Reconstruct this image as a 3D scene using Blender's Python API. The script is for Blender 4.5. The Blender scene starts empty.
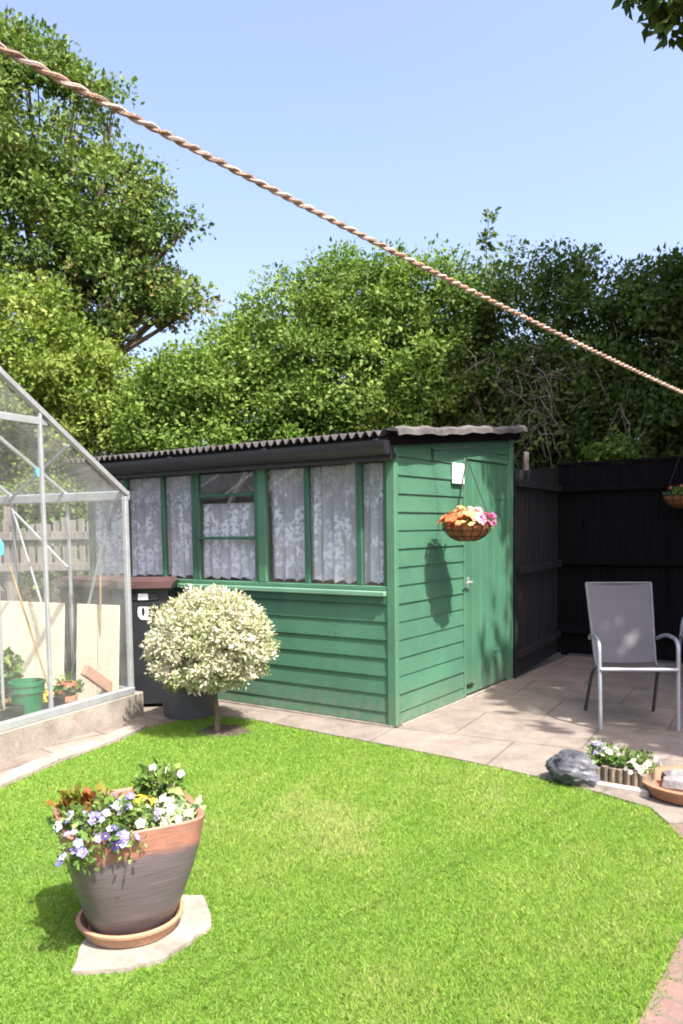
import bpy, math, random
import numpy as np
from mathutils import Matrix, Vector
random.seed(7)
RNG = np.random.default_rng(11)
SC = bpy.context.scene
COL = SC.collection
rad = math.radians

# ------------------------------------------------------------------ helpers
def lin(r, g, b):
    def f(c):
        c /= 255.0
        return c / 12.92 if c <= 0.04045 else ((c + 0.055) / 1.055) ** 2.4
    return (f(r), f(g), f(b), 1.0)

def c4(r, g, b):
    return (r, g, b, 1.0)

def mix4(a, b, t):
    return tuple(a[i] * (1 - t) + b[i] * t for i in range(3)) + (1.0,)

class N:
    """tiny node-tree helper"""
    def __init__(self, name):
        self.m = bpy.data.materials.new(name)
        self.m.use_nodes = True
        self.t = self.m.node_tree
        self.t.nodes.clear()
        self.out = self.t.nodes.new('ShaderNodeOutputMaterial')
    def n(self, typ, **kw):
        nd = self.t.nodes.new(typ)
        for k, v in kw.items():
            setattr(nd, k, v)
        return nd
    def l(self, a, b):
        self.t.links.new(a, b)

def noise(n, vec, scale, detail=4, rough=.55, stretch=None):
    if stretch:
        mp = n.n('ShaderNodeMapping'); mp.inputs['Scale'].default_value = stretch
        n.l(vec, mp.inputs['Vector']); vec = mp.outputs['Vector']
    t = n.n('ShaderNodeTexNoise'); t.inputs['Scale'].default_value = scale
    t.inputs['Detail'].default_value = detail; t.inputs['Roughness'].default_value = rough
    n.l(vec, t.inputs['Vector'])
    return t.outputs['Fac']

def ramp(n, fac, stops):
    r = n.n('ShaderNodeValToRGB')
    e = r.color_ramp.elements
    while len(e) < len(stops):
        e.new(.5)
    for i, (p, c) in enumerate(stops):
        e[i].position = p; e[i].color = c
    n.l(fac, r.inputs['Fac'])
    return r.outputs['Color']

def mat(name, col, rough=.7, metal=0., var=.25, scale=6., stretch=None, bump=.0, bscale=40., col2=None, spec=.5, fine=.12):
    n = N(name)
    p = n.n('ShaderNodeBsdfPrincipled')
    tc = n.n('ShaderNodeTexCoord').outputs['Object']
    f = noise(n, tc, scale, 5, .6, stretch)
    c2 = col2 if col2 else tuple(x * (1 - var) for x in col[:3]) + (1,)
    c1 = col if col2 else tuple(min(1, x * (1 + var)) for x in col[:3]) + (1,)
    base = ramp(n, f, [(.3, c2), (.7, c1)])
    if fine:
        f2 = noise(n, tc, scale * 9, 3, .6, stretch)
        mx = n.n('ShaderNodeMix', data_type='RGBA', blend_type='MULTIPLY'); mx.inputs[0].default_value = 1
        g = ramp(n, f2, [(.3, (1 - fine * 2, 1 - fine * 2, 1 - fine * 2, 1)), (.7, (1, 1, 1, 1))])
        n.l(base, mx.inputs[6]); n.l(g, mx.inputs[7]); base = mx.outputs[2]
    n.l(base, p.inputs['Base Color'])
    p.inputs['Roughness'].default_value = rough
    p.inputs['Metallic'].default_value = metal
    p.inputs['Specular IOR Level'].default_value = spec
    if bump:
        b = n.n('ShaderNodeBump'); b.inputs['Strength'].default_value = bump; b.inputs['Distance'].default_value = .01
        n.l(noise(n, tc, bscale, 4, .6, stretch), b.inputs['Height']); n.l(b.outputs['Normal'], p.inputs['Normal'])
    n.l(p.outputs['BSDF'], n.out.inputs['Surface'])
    return n.m

def leaf_mat(name, stops, transl=.4, rough=.55, spec=.18):
    """leaf colour picked per leaf from its own 'tone' attribute"""
    n = N(name)
    a = n.n('ShaderNodeAttribute'); a.attribute_name = 'tone'
    c = ramp(n, a.outputs['Fac'], stops)
    p = n.n('ShaderNodeBsdfPrincipled'); p.inputs['Roughness'].default_value = rough
    p.inputs['Specular IOR Level'].default_value = spec
    n.l(c, p.inputs['Base Color'])
    t = n.n('ShaderNodeBsdfTranslucent')
    hs = n.n('ShaderNodeHueSaturation'); hs.inputs['Saturation'].default_value = 1.1; hs.inputs['Value'].default_value = 1.25
    n.l(c, hs.inputs['Color']); n.l(hs.outputs['Color'], t.inputs['Color'])
    m = n.n('ShaderNodeMixShader'); m.inputs[0].default_value = transl
    n.l(p.outputs['BSDF'], m.inputs[1]); n.l(t.outputs['BSDF'], m.inputs[2])
    n.l(m.outputs['Shader'], n.out.inputs['Surface'])
    return n.m

def glass_mat(name, tint=(.93, .96, .95, 1), dirt=.06, refl=1.0):
    n = N(name)
    tr = n.n('ShaderNodeBsdfTransparent'); tr.inputs['Color'].default_value = tint
    gl = n.n('ShaderNodeBsdfGlossy'); gl.inputs['Roughness'].default_value = .03
    lw = n.n('ShaderNodeLayerWeight'); lw.inputs['Blend'].default_value = .5
    pw = n.n('ShaderNodeMath', operation='POWER'); pw.inputs[1].default_value = 5; n.l(lw.outputs['Facing'], pw.inputs[0])
    mu = n.n('ShaderNodeMath', operation='MULTIPLY_ADD'); mu.inputs[1].default_value = .9 * refl; mu.inputs[2].default_value = .06 * refl
    n.l(pw.outputs[0], mu.inputs[0])
    mx = n.n('ShaderNodeMixShader'); n.l(mu.outputs[0], mx.inputs[0])
    n.l(tr.outputs[0], mx.inputs[1]); n.l(gl.outputs[0], mx.inputs[2])
    df = n.n('ShaderNodeBsdfDiffuse'); df.inputs['Color'].default_value = (.6, .62, .6, 1)
    tc = n.n('ShaderNodeTexCoord').outputs['Object']
    f = ramp(n, noise(n, tc, 3, 6, .65), [(.35, (dirt * .4,) * 3 + (1,)), (.75, (dirt * 2.2,) * 3 + (1,))])
    m2 = n.n('ShaderNodeMixShader'); n.l(f, m2.inputs[0]); n.l(mx.outputs[0], m2.inputs[1]); n.l(df.outputs[0], m2.inputs[2])
    n.l(m2.outputs[0], n.out.inputs['Surface'])
    return n.m

class MB:
    def __init__(self):
        self.v = []; self.f = []
    def add(self, vs, fs):
        o = len(self.v)
        self.v += [tuple(x) for x in vs]; self.f += [tuple(i + o for i in q) for q in fs]
        return self
    def box(self, x0, x1, y0, y1, z0, z1, M=None, b=0.0):
        if b:
            b = min(b, (x1 - x0) * .45, (y1 - y0) * .45, (z1 - z0) * .45)
            vs = []
            for sx in (0, 1):
                for sy in (0, 1):
                    for sz in (0, 1):
                        X = (x0, x1)[sx]; Y = (y0, y1)[sy]; Z = (z0, z1)[sz]
                        ix = X + (b if sx == 0 else -b); iy = Y + (b if sy == 0 else -b); iz = Z + (b if sz == 0 else -b)
                        vs += [(X, iy, iz), (ix, Y, iz), (ix, iy, Z)]
            def I(sx, sy, sz, k): return (sx * 4 + sy * 2 + sz) * 3 + k
            fs = []
            for s in (0, 1):
                q = [I(s, 0, 0, 0), I(s, 1, 0, 0), I(s, 1, 1, 0), I(s, 0, 1, 0)]; fs.append(q if s else q[::-1])
                q = [I(0, s, 0, 1), I(0, s, 1, 1), I(1, s, 1, 1), I(1, s, 0, 1)]; fs.append(q if s else q[::-1])
                q = [I(0, 0, s, 2), I(1, 0, s, 2), I(1, 1, s, 2), I(0, 1, s, 2)]; fs.append(q if s else q[::-1])
            for a in (0, 1):
                for c in (0, 1):
                    fs.append([I(a, c, 0, 0), I(a, c, 1, 0), I(a, c, 1, 1), I(a, c, 0, 1)])
                    fs.append([I(a, 0, c, 0), I(a, 1, c, 0), I(a, 1, c, 2), I(a, 0, c, 2)])
                    fs.append([I(0, a, c, 1), I(1, a, c, 1), I(1, a, c, 2), I(0, a, c, 2)])
                    for e in (0, 1):
                        fs.append([I(a, c, e, 0), I(a, c, e, 1), I(a, c, e, 2)])
        else:
            vs = [(x, y, z) for x in (x0, x1) for y in (y0, y1) for z in (z0, z1)]
            fs = [(0, 1, 3, 2), (4, 6, 7, 5), (0, 4, 5, 1), (2, 3, 7, 6), (0, 2, 6, 4), (1, 5, 7, 3)]
        if M is not None:
            vs = [tuple(M @ Vector(p)) for p in vs]
        return self.add(vs, fs)
    def beam(self, p, q, w, h, up=(0, 0, 1), b=0.0):
        p = Vector(p); q = Vector(q); d = q - p; L = d.length; d.normalize()
        u = Vector(up); s = d.cross(u)
        if s.length < 1e-4: s = d.cross(Vector((0, 1, 0)))
        s.normalize(); u = s.cross(d)
        M = Matrix((( d.x, s.x, u.x, p.x), (d.y, s.y, u.y, p.y), (d.z, s.z, u.z, p.z), (0, 0, 0, 1)))
        return self.box(0, L, -w / 2, w / 2, -h / 2, h / 2, M, b)
    def tube(self, pts, r, seg=8, caps=True):
        pts = [Vector(p) for p in pts]; n = len(pts)
        rs = r if isinstance(r, (list, tuple)) else [r] * n
        vs = []; fs = []
        ref = None
        for i, p in enumerate(pts):
            d = (pts[min(i + 1, n - 1)] - pts[max(i - 1, 0)]).normalized()
            if ref is None:
                ref = Vector((0, 0, 1)) if abs(d.z) < .9 else Vector((1, 0, 0))
            a = (ref - d * ref.dot(d)).normalized(); ref = a; b = d.cross(a)
            for k in range(seg):
                t = 2 * math.pi * k / seg
                vs.append(p + (a * math.cos(t) + b * math.sin(t)) * rs[i])
        for i in range(n - 1):
            for k in range(seg):
                k2 = (k + 1) % seg
                fs.append((i * seg + k, i * seg + k2, (i + 1) * seg + k2, (i + 1) * seg + k))
        if caps:
            fs.append(tuple(range(seg))[::-1]); fs.append(tuple((n - 1) * seg + k for k in range(seg)))
        return self.add(vs, fs)
    def lathe(self, prof, seg=32, c=(0, 0, 0), sq=None, rot=0., wob=0.):
        """prof: list of (r,z).  sq: superellipse exponent for a squarish plan"""
        vs = []; fs = []; n = len(prof)
        for r, z in prof:
            for k in range(seg):
                t = 2 * math.pi * k / seg
                ct, st = math.cos(t), math.sin(t)
                rr = r
                if sq: rr = r / ((abs(ct) ** sq + abs(st) ** sq) ** (1 / sq))
                rr *= 1 + wob * math.sin(3 * t + 1) * .5 + wob * math.sin(5 * t) * .5
                x, y = rr * ct, rr * st
                cr, sr = math.cos(rot), math.sin(rot)
                vs.append((c[0] + x * cr - y * sr, c[1] + x * sr + y * cr, c[2] + z))
        for i in range(n - 1):
            for k in range(seg):
                k2 = (k + 1) % seg
                fs.append((i * seg + k, i * seg + k2, (i + 1) * seg + k2, (i + 1) * seg + k))
        if prof[0][0] > 1e-5: fs.append(tuple(range(seg))[::-1])
        if prof[-1][0] > 1e-5: fs.append(tuple((n - 1) * seg + k for k in range(seg)))
        return self.add(vs, fs)
    def poly(self, pts, z=0.):
        return self.add([(p[0], p[1], z) for p in pts], [tuple(range(len(pts)))])
    def prism(self, pts, z0, z1):
        n = len(pts)
        vs = [(p[0], p[1], z0) for p in pts] + [(p[0], p[1], z1) for p in pts]
        fs = [tuple(range(n))[::-1], tuple(range(n, 2 * n))] + [(i, (i + 1) % n, n + (i + 1) % n, n + i) for i in range(n)]
        return self.add(vs, fs)
    def build(self, name, m, parent=None, smooth=False):
        me = bpy.data.meshes.new(name)
        me.from_pydata(self.v, [], self.f); me.update()
        me.materials.append(m)
        if smooth:
            for p in me.polygons: p.use_smooth = True
            try: me.set_sharp_from_angle(angle=rad(40))
            except Exception: pass
        o = bpy.data.objects.new(name, me); COL.objects.link(o)
        if parent: o.parent = parent
        return o

def np_mesh(name, V, F, m, parent=None, tone=None, smooth=False):
    """V (n,3) float, F (k,3|4) int -> one mesh object"""
    me = bpy.data.meshes.new(name)
    k = F.shape[1]
    me.vertices.add(len(V)); me.vertices.foreach_set('co', np.ascontiguousarray(V, dtype=np.float32).ravel())
    me.loops.add(F.size); me.loops.foreach_set('vertex_index', np.ascontiguousarray(F, dtype=np.int32).ravel())
    me.polygons.add(len(F)); me.polygons.foreach_set('loop_start', np.arange(0, F.size, k, dtype=np.int32))
    me.update(calc_edges=True)
    if tone is not None:
        a = me.attributes.new('tone', 'FLOAT', 'POINT'); a.data.foreach_set('value', np.ascontiguousarray(tone, dtype=np.float32))
    me.materials.append(m)
    if smooth: me.polygons.foreach_set('use_smooth', np.ones(len(F), dtype=bool))
    o = bpy.data.objects.new(name, me); COL.objects.link(o)
    if parent: o.parent = parent
    return o

def tag(o, label=None, cat=None, group=None, kind=None):
    if label: o['label'] = label
    if cat: o['category'] = cat
    if group: o['group'] = group
    if kind: o['kind'] = kind
    return o

def thing(name, label, cat, loc=(0, 0, 0), rz=0., group=None):
    o = bpy.data.objects.new(name, None); COL.objects.link(o)
    o.empty_display_size = .1
    o.location = loc; o.rotation_euler = (0, 0, rz)
    return tag(o, label, cat, group)

def copy_tree(o, parent=None):
    kids = list(o.children)
    c = o.copy(); COL.objects.link(c)
    if parent: c.parent = parent
    for ch in kids: copy_tree(ch, c)
    return c

def unit(a): return a / np.maximum(np.linalg.norm(a, axis=-1, keepdims=True), 1e-9)

def leaves(P, D, L, W, tone, fold=.25, Nn=None):
    """leaf shaped 2x2 faces: P base points, D leaf directions, L length, W width"""
    n = len(P)
    rv = unit(RNG.normal(size=(n, 3))) if Nn is None else Nn
    S = unit(np.cross(D, rv)); U = np.cross(S, D)
    L = L[:, None]; W = W[:, None]
    b = P; t = P + D * L - U * L * .12
    l = P + D * L * .45 + S * W * .5 + U * W * fold
    r = P + D * L * .45 - S * W * .5 + U * W * fold
    V = np.stack([b, r, t, l], 1).reshape(-1, 3)
    i = np.arange(n)[:, None] * 4
    F = np.concatenate([i + np.array([[0, 1, 2]]), i + np.array([[0, 2, 3]])], 1).reshape(-1, 3)
    return V, F, np.repeat(tone, 4)

def lobes_cloud(lobes, n_clump, per, leaf, clump_r=.22, inner=.35, droop=.15, up=.35, zmin=None, wscale=.6, edge=.09, align=.8):
    """leaf clumps spread through a set of ellipsoid lobes; returns V,F,tone"""
    lo = np.array([(a[0], a[1], a[2], a[3], a[4] if len(a) > 4 else a[3] * .9) for a in lobes], float)
    w = lo[:, 3] ** 2; w /= w.sum()
    k = RNG.choice(len(lo), n_clump, p=w)
    d = unit(RNG.normal(size=(n_clump, 3)))
    rr = np.where(RNG.random(n_clump) < inner, RNG.uniform(.35, .85, n_clump), RNG.normal(.97, edge, n_clump))
    R3 = np.stack([lo[k, 3], lo[k, 3], lo[k, 4]], 1)
    c = lo[k, :3] + d * R3 * rr[:, None]
    if zmin is not None:
        kk = c[:, 2] > zmin; c = c[kk]; d = d[kk]
    nc = len(c)
    ctone = RNG.normal(.5, .17, nc)
    cs = clump_r * RNG.uniform(.6, 1.5, nc)
    m = nc * per
    idx = np.repeat(np.arange(nc), per)
    off = np.clip(RNG.normal(size=(m, 3)), -1.45, 1.45) * np.array([1, 1, .7]) * .55
    P = c[idx] + off * cs[idx][:, None]
    D = unit(unit(off) * .8 + RNG.normal(size=(m, 3)) * .6 + np.array([0, 0, up - droop]) + d[idx] * .2)
    Ls = leaf * np.clip(RNG.lognormal(-.02, .3, m), .45, 1.6); Ws = Ls * wscale * RNG.uniform(.8, 1.2, m)
    tone = np.clip(ctone[idx] + RNG.normal(0, .14, m), 0, 1)
    Nn = unit(unit(off) * align + d[idx] * align * .8 + np.array([0, 0, .45]) + RNG.normal(size=(m, 3)) * .55)
    return leaves(P, D, Ls, Ws, tone, .12, Nn)

def foliage(name, parent, m, *a, **k):
    V, F, t = lobes_cloud(*a, **k)
    return np_mesh(name, V, F, m, parent, t)

def flowers(P, Nrm, R, tone, petals=5, cup=.15, center_tone=None):
    """rosettes of petals (each petal a kite) + a small centre fan; tone per flower"""
    n = len(P); Nrm = unit(Nrm)
    rv = unit(RNG.normal(size=(n, 3))); A = unit(np.cross(Nrm, rv)); B = np.cross(Nrm, A)
    Vs = []; Ts = []
    for p in range(petals):
        t0 = 2 * math.pi * p / petals
        def pt(ang, r, h): return P + (A * math.cos(ang) + B * math.sin(ang)) * (R * r)[:, None] + Nrm * (R * h)[:, None]
        w = math.pi / petals * 1.05
        quad = np.stack([pt(t0, .08, .02), pt(t0 - w, .8, cup), pt(t0, 1.08, cup * .8), pt(t0 + w, .8, cup)], 1)
        Vs.append(quad); Ts.append(np.repeat(np.clip(tone + RNG.normal(0, .03, n), 0, 1)[:, None], 4, 1))
    ce = np.stack([P + (A * math.cos(t) + B * math.sin(t)) * (R * .2)[:, None] + Nrm * (R * .16)[:, None] for t in (0, math.pi / 2, math.pi, 3 * math.pi / 2)], 1)
    Vs.append(ce); ct = tone if center_tone is None else np.full(n, center_tone)
    Ts.append(np.repeat(ct[:, None], 4, 1))
    V = np.concatenate(Vs, 0).reshape(-1, 3); T = np.concatenate(Ts, 0).ravel()
    F = np.arange(len(V)).reshape(-1, 4)
    return V, F, T

# ------------------------------------------------------------------ materials
M = {}
M['soil'] = mat('soil', c4(.055, .04, .028), .95, var=.4, scale=14, bump=.8, bscale=60)
M['lawn_soil'] = mat('lawn_soil', c4(.12, .18, .03), .95, var=.3, scale=5, bump=.6, bscale=70)
M['concrete'] = mat('concrete', c4(.40, .35, .30), .9, var=.2, scale=3, bump=.3, bscale=50)
M['concrete_pale'] = mat('concrete_pale', c4(.235, .208, .175), .9, var=.35, scale=4, bump=.35, bscale=60)
M['terracotta'] = mat('terracotta', c4(.42, .17, .095), .75, var=.2, scale=7, bump=.15, bscale=60)
M['black_plastic'] = mat('black_plastic', c4(.012, .013, .017), .38, var=.2, scale=5, fine=.05)
M['bin_plastic'] = mat('bin_plastic', c4(.016, .018, .022), .42, var=.2, scale=5, fine=.05)
M['bin_lid'] = mat('bin_lid', c4(.065, .032, .029), .5, var=.25, scale=5)
M['tub'] = mat('tub_plastic', c4(.06, .06, .072), .55, var=.25, scale=6)
M['white'] = mat('white_paint', c4(.72, .74, .76), .55, var=.06, scale=6)
M['sticker'] = mat('white_vinyl', c4(.8, .8, .8), .5, var=.03, scale=6)
M['steel'] = mat('dull_aluminium', c4(.36, .38, .39), .42, metal=.4, var=.12, scale=9)
M['chair_metal'] = mat('powder_coated_grey', c4(.32, .34, .38), .38, metal=.45, var=.06, scale=9)
M['chair_rail'] = mat('grey_rail', c4(.15, .15, .165), .6, var=.06, scale=9)
M['chair_shaded'] = mat('shaded_grey_leg', c4(.045, .045, .05), .5, var=.1, scale=9)  # chair metal darkened for the rear legs, their shade put into the colour
M['iron'] = mat('black_iron', c4(.02, .02, .02), .5, metal=.3, var=.3, scale=20)
M['bark'] = mat('bark', c4(.10, .072, .05), .95, var=.4, scale=10, stretch=(1, 1, .25), bump=.9, bscale=30)
M['twig'] = mat('twig', c4(.25, .205, .175), .95, var=.35, scale=10)
M['fence_black'] = mat('dark_stained_timber', c4(.008, .007, .008), .85, spec=.1, col2=c4(.0025, .0022, .0028), var=.5, scale=5, stretch=(6, 6, .5), bump=.5, bscale=18, fine=.2)
M['fence_worn'] = mat('worn_dark_timber', c4(.036, .037, .043), .85, spec=.15, col2=c4(.006, .006, .007), scale=4, stretch=(9, 9, .6), bump=.5, bscale=18, fine=.2)
M['fence_grey'] = mat('weathered_timber', c4(.17, .15, .135), .9, var=.4, scale=6, stretch=(6, 6, .4), bump=.5, bscale=20)
M['board_cream'] = mat('cream_board', c4(.60, .54, .41), .6, var=.06, scale=4)
M['plank'] = mat('reddish_plank', c4(.33, .19, .14), .8, var=.2, scale=6)
M['cane'] = mat('cane', c4(.33, .22, .11), .7, var=.3, scale=20)
M['roof'] = mat('roof_sheet', c4(.045, .041, .042), .85, var=.4, scale=5, bump=.4, bscale=40, fine=.2)
M['verge'] = mat('verge_sheet', c4(.075, .07, .07), .85, var=.5, scale=5, bump=.4, bscale=40, fine=.15)
M['rope_a'] = mat('rope_pale', c4(.50, .39, .335), .95, spec=.1, var=.25, scale=25, bump=.8, bscale=400)
M['rope_b'] = mat('rope_orange', c4(.37, .255, .19), .95, spec=.1, var=.3, scale=25, bump=.8, bscale=400)
M['green_plastic'] = mat('green_plastic', c4(.006, .14, .055), .4, var=.1, scale=8)
M['blue_plastic'] = mat('blue_plastic', c4(.10, .45, .62), .4, var=.1, scale=8)
M['coir'] = mat('coir_liner', c4(.26, .10, .035), .95, var=.4, scale=30, bump=1, bscale=120)
M['dark_in'] = mat('dim_timber', c4(.16, .12, .09), .9, var=.3, scale=6)
M['pale_timber'] = mat('pale_timber', c4(.55, .47, .36), .8, var=.15, scale=6)
M['glaze'] = None

def painted_boards(name, col, worn=.12):
    n = N(name)
    tc = n.n('ShaderNodeTexCoord').outputs['Object']
    p = n.n('ShaderNodeBsdfPrincipled')
    f = noise(n, tc, 2.2, 5, .6)
    base = ramp(n, f, [(.3, tuple(x * .78 for x in col[:3]) + (1,)), (.72, tuple(x * 1.16 for x in col[:3]) + (1,))])
    g = noise(n, tc, 5, 5, .7, (2, 2, 40))
    w = ramp(n, g, [(.62, (0, 0, 0, 1)), (.85, (worn * 2,) * 3 + (1,))])
    mx = n.n('ShaderNodeMix', data_type='RGBA'); n.l(w, mx.inputs[0]); n.l(base, mx.inputs[6])
    mx.inputs[7].default_value = (col[0] * 1.5 + .05, col[1] * 1.15 + .04, col[2] * 1.3 + .05, 1)
    sx = n.n('ShaderNodeSeparateXYZ'); n.l(tc, sx.inputs[0])
    dz = n.n('ShaderNodeMapRange'); dz.inputs[1].default_value = .32; dz.inputs[2].default_value = .02; n.l(sx.outputs['Z'], dz.inputs[0])
    dm = n.n('ShaderNodeMath', operation='MULTIPLY'); n.l(dz.outputs[0], dm.inputs[0])
    n.l(ramp(n, noise(n, tc, 16, 5, .7), [(.40, (.05, .05, .05, 1)), (.68, (.75, .75, .75, 1))]), dm.inputs[1])
    m2 = n.n('ShaderNodeMix', data_type='RGBA'); n.l(dm.outputs[0], m2.inputs[0]); n.l(mx.outputs[2], m2.inputs[6]); m2.inputs[7].default_value = (.15, .135, .10, 1)
    ch = ramp(n, noise(n, tc, 60, 3, .6), [(.70, (0, 0, 0, 1)), (.76, (.6, .6, .6, 1))])
    m3 = n.n('ShaderNodeMix', data_type='RGBA'); n.l(ch, m3.inputs[0]); n.l(m2.outputs[2], m3.inputs[6]); m3.inputs[7].default_value = (.16, .24, .17, 1)
    n.l(m3.outputs[2], p.inputs['Base Color'])
    p.inputs['Roughness'].default_value = .6
    b = n.n('ShaderNodeBump'); b.inputs['Strength'].default_value = .5; b.inputs['Distance'].default_value = .006
    n.l(g, b.inputs['Height']); n.l(b.outputs['Normal'], p.inputs['Normal'])
    n.l(p.outputs[0], n.out.inputs['Surface'])
    return n.m
GREEN = c4(.042, .130, .077)
M['green'] = painted_boards('green_painted_boards', GREEN)
M['green_door'] = painted_boards('green_painted_door', c4(.040, .132, .075))
M['green_trim'] = painted_boards('green_painted_trim', c4(.05, .145, .082))
M['green_dark'] = painted_boards('dark_green_trim', c4(.022, .085, .048))
M['sill'] = painted_boards('pale_green_sill', c4(.11, .23, .15))
M['glass'] = glass_mat('greenhouse_glass', (.945, .97, .96, 1), .06, 1.0)
M['window_glass'] = glass_mat('shed_window_glass', (.88, .90, .92, 1), .03, 1.6)

def lace_mat():
    n = N('lace_net')
    tc = n.n('ShaderNodeTexCoord').outputs['Object']
    fl = ramp(n, noise(n, tc, 30, 3, .6), [(.44, (0, 0, 0, 1)), (.56, (1, 1, 1, 1))])
    big = ramp(n, noise(n, tc, 7, 3, .55, (1.2, 1, .8)), [(.44, (.06, .06, .06, 1)), (.54, (1, 1, 1, 1))])
    m1 = n.n('ShaderNodeMath', operation='MULTIPLY'); n.l(fl, m1.inputs[0]); n.l(big, m1.inputs[1])
    s2 = n.n('ShaderNodeSeparateXYZ'); n.l(tc, s2.inputs[0])
    z2 = n.n('ShaderNodeMapRange'); z2.inputs[1].default_value = 1.9; z2.inputs[2].default_value = 1.55; z2.inputs[3].default_value = .15; z2.inputs[4].default_value = 1
    n.l(s2.outputs['Z'], z2.inputs[0])
    m2 = n.n('ShaderNodeMath', operation='MULTIPLY'); n.l(m1.outputs[0], m2.inputs[0]); n.l(z2.outputs[0], m2.inputs[1])
    sx = n.n('ShaderNodeSeparateXYZ'); n.l(tc, sx.inputs[0])
    zr = n.n('ShaderNodeMapRange'); zr.inputs[1].default_value = 1.95; zr.inputs[2].default_value = 1.2
    zr.inputs[3].default_value = .34; zr.inputs[4].default_value = .66
    n.l(sx.outputs['Z'], zr.inputs[0])
    m3 = n.n('ShaderNodeMath', operation='MULTIPLY_ADD'); n.l(m2.outputs[0], m3.inputs[0]); m3.inputs[1].default_value = .9; n.l(zr.outputs[0], m3.inputs[2])
    m3.use_clamp = True
    d = n.n('ShaderNodeBsdfDiffuse'); d.inputs['Color'].default_value = (.88, .92, 1.0, 1)
    tl = n.n('ShaderNodeBsdfTranslucent'); tl.inputs['Color'].default_value = (.88, .92, 1.0, 1)
    dm = n.n('ShaderNodeMixShader'); dm.inputs[0].default_value = .3; n.l(d.outputs[0], dm.inputs[1]); n.l(tl.outputs[0], dm.inputs[2])
    tr = n.n('ShaderNodeBsdfTransparent')
    mx = n.n('ShaderNodeMixShader'); n.l(m3.outputs[0], mx.inputs[0]); n.l(tr.outputs[0], mx.inputs[1]); n.l(dm.outputs[0], mx.inputs[2])
    n.l(mx.outputs[0], n.out.inputs['Surface'])
    return n.m
M['lace'] = lace_mat()

def sling_mat():
    n = N('woven_sling')
    tc = n.n('ShaderNodeTexCoord').outputs['Object']
    p = n.n('ShaderNodeBsdfPrincipled')
    w = n.n('ShaderNodeTexChecker'); w.inputs['Scale'].default_value = 260; n.l(tc, w.inputs['Vector'])
    w.inputs['Color1'].default_value = (.125, .122, .135, 1); w.inputs['Color2'].default_value = (.085, .083, .092, 1)
    n.l(w.outputs['Color'], p.inputs['Base Color']); p.inputs['Roughness'].default_value = .75
    t = n.n('ShaderNodeBsdfTranslucent'); t.inputs['Color'].default_value = (.3, .3, .32, 1)
    mx = n.n('ShaderNodeMixShader'); mx.inputs[0].default_value = .12
    n.l(p.outputs[0], mx.inputs[1]); n.l(t.outputs[0], mx.inputs[2]); n.l(mx.outputs[0], n.out.inputs['Surface'])
    return n.m
M['sling'] = sling_mat()

def paving_mat(name, c1, c2, mortar, w, h, rot=0., offs=.5, msize=.012, bump=.5, nv=.3, stain=None):
    n = N(name)
    tc = n.n('ShaderNodeTexCoord').outputs['Object']
    mp = n.n('ShaderNodeMapping'); mp.inputs['Rotation'].default_value = (0, 0, rot); n.l(tc, mp.inputs['Vector'])
    b = n.n('ShaderNodeTexBrick'); b.offset = offs
    b.inputs['Scale'].default_value = 1; b.inputs['Brick Width'].default_value = w; b.inputs['Row Height'].default_value = h
    b.inputs['Mortar Size'].default_value = msize; b.inputs['Mortar Smooth'].default_value = .3
    b.inputs['Color1'].default_value = c1; b.inputs['Color2'].default_value = c2; b.inputs['Mortar'].default_value = mortar
    n.l(mp.outputs[0], b.inputs['Vector'])
    f = noise(n, tc, 3.5, 6, .65)
    g = ramp(n, f, [(.3, (1 - nv,) * 3 + (1,)), (.65, (1, 1, 1, 1))])
    mx = n.n('ShaderNodeMix', data_type='RGBA', blend_type='MULTIPLY'); mx.inputs[0].default_value = 1
    n.l(b.outputs['Color'], mx.inputs[6]); n.l(g, mx.inputs[7])
    f3 = noise(n, tc, 45, 4, .7)
    g3 = ramp(n, f3, [(.3, (.78,) * 3 + (1,)), (.6, (1, 1, 1, 1))])
    m2 = n.n('ShaderNodeMix', data_type='RGBA', blend_type='MULTIPLY'); m2.inputs[0].default_value = 1
    n.l(mx.outputs[2], m2.inputs[6]); n.l(g3, m2.inputs[7])
    p = n.n('ShaderNodeBsdfPrincipled'); p.inputs['Roughness'].default_value = .9
    n.l(m2.outputs[2], p.inputs['Base Color'])
    bp = n.n('ShaderNodeBump'); bp.inputs['Strength'].default_value = bump; bp.inputs['Distance'].default_value = .008
    ad = n.n('ShaderNodeMath', operation='MULTIPLY_ADD'); n.l(b.outputs['Fac'], ad.inputs[0]); ad.inputs[1].default_value = -1.2; n.l(f3, ad.inputs[2])
    n.l(ad.outputs[0], bp.inputs['Height']); n.l(bp.outputs[0], p.inputs['Normal'])
    n.l(p.outputs[0], n.out.inputs['Surface'])
    return n.m
M['slabs'] = paving_mat('patio_slabs', c4(.215, .18, .152), c4(.19, .162, .138), c4(.135, .112, .082), .9, .75, rad(-6), .5, .009, nv=.42)
M['path'] = paving_mat('path_slabs', c4(.235, .20, .165), c4(.17, .142, .115), c4(.13, .10, .075), .62, .5, rad(8), .5, .014, nv=.4)
M['bricks'] = paving_mat('brick_path', c4(.19, .115, .095), c4(.15, .10, .085), c4(.14, .115, .085), .21, .105, rad(10), .5, .010, nv=.3)

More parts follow.
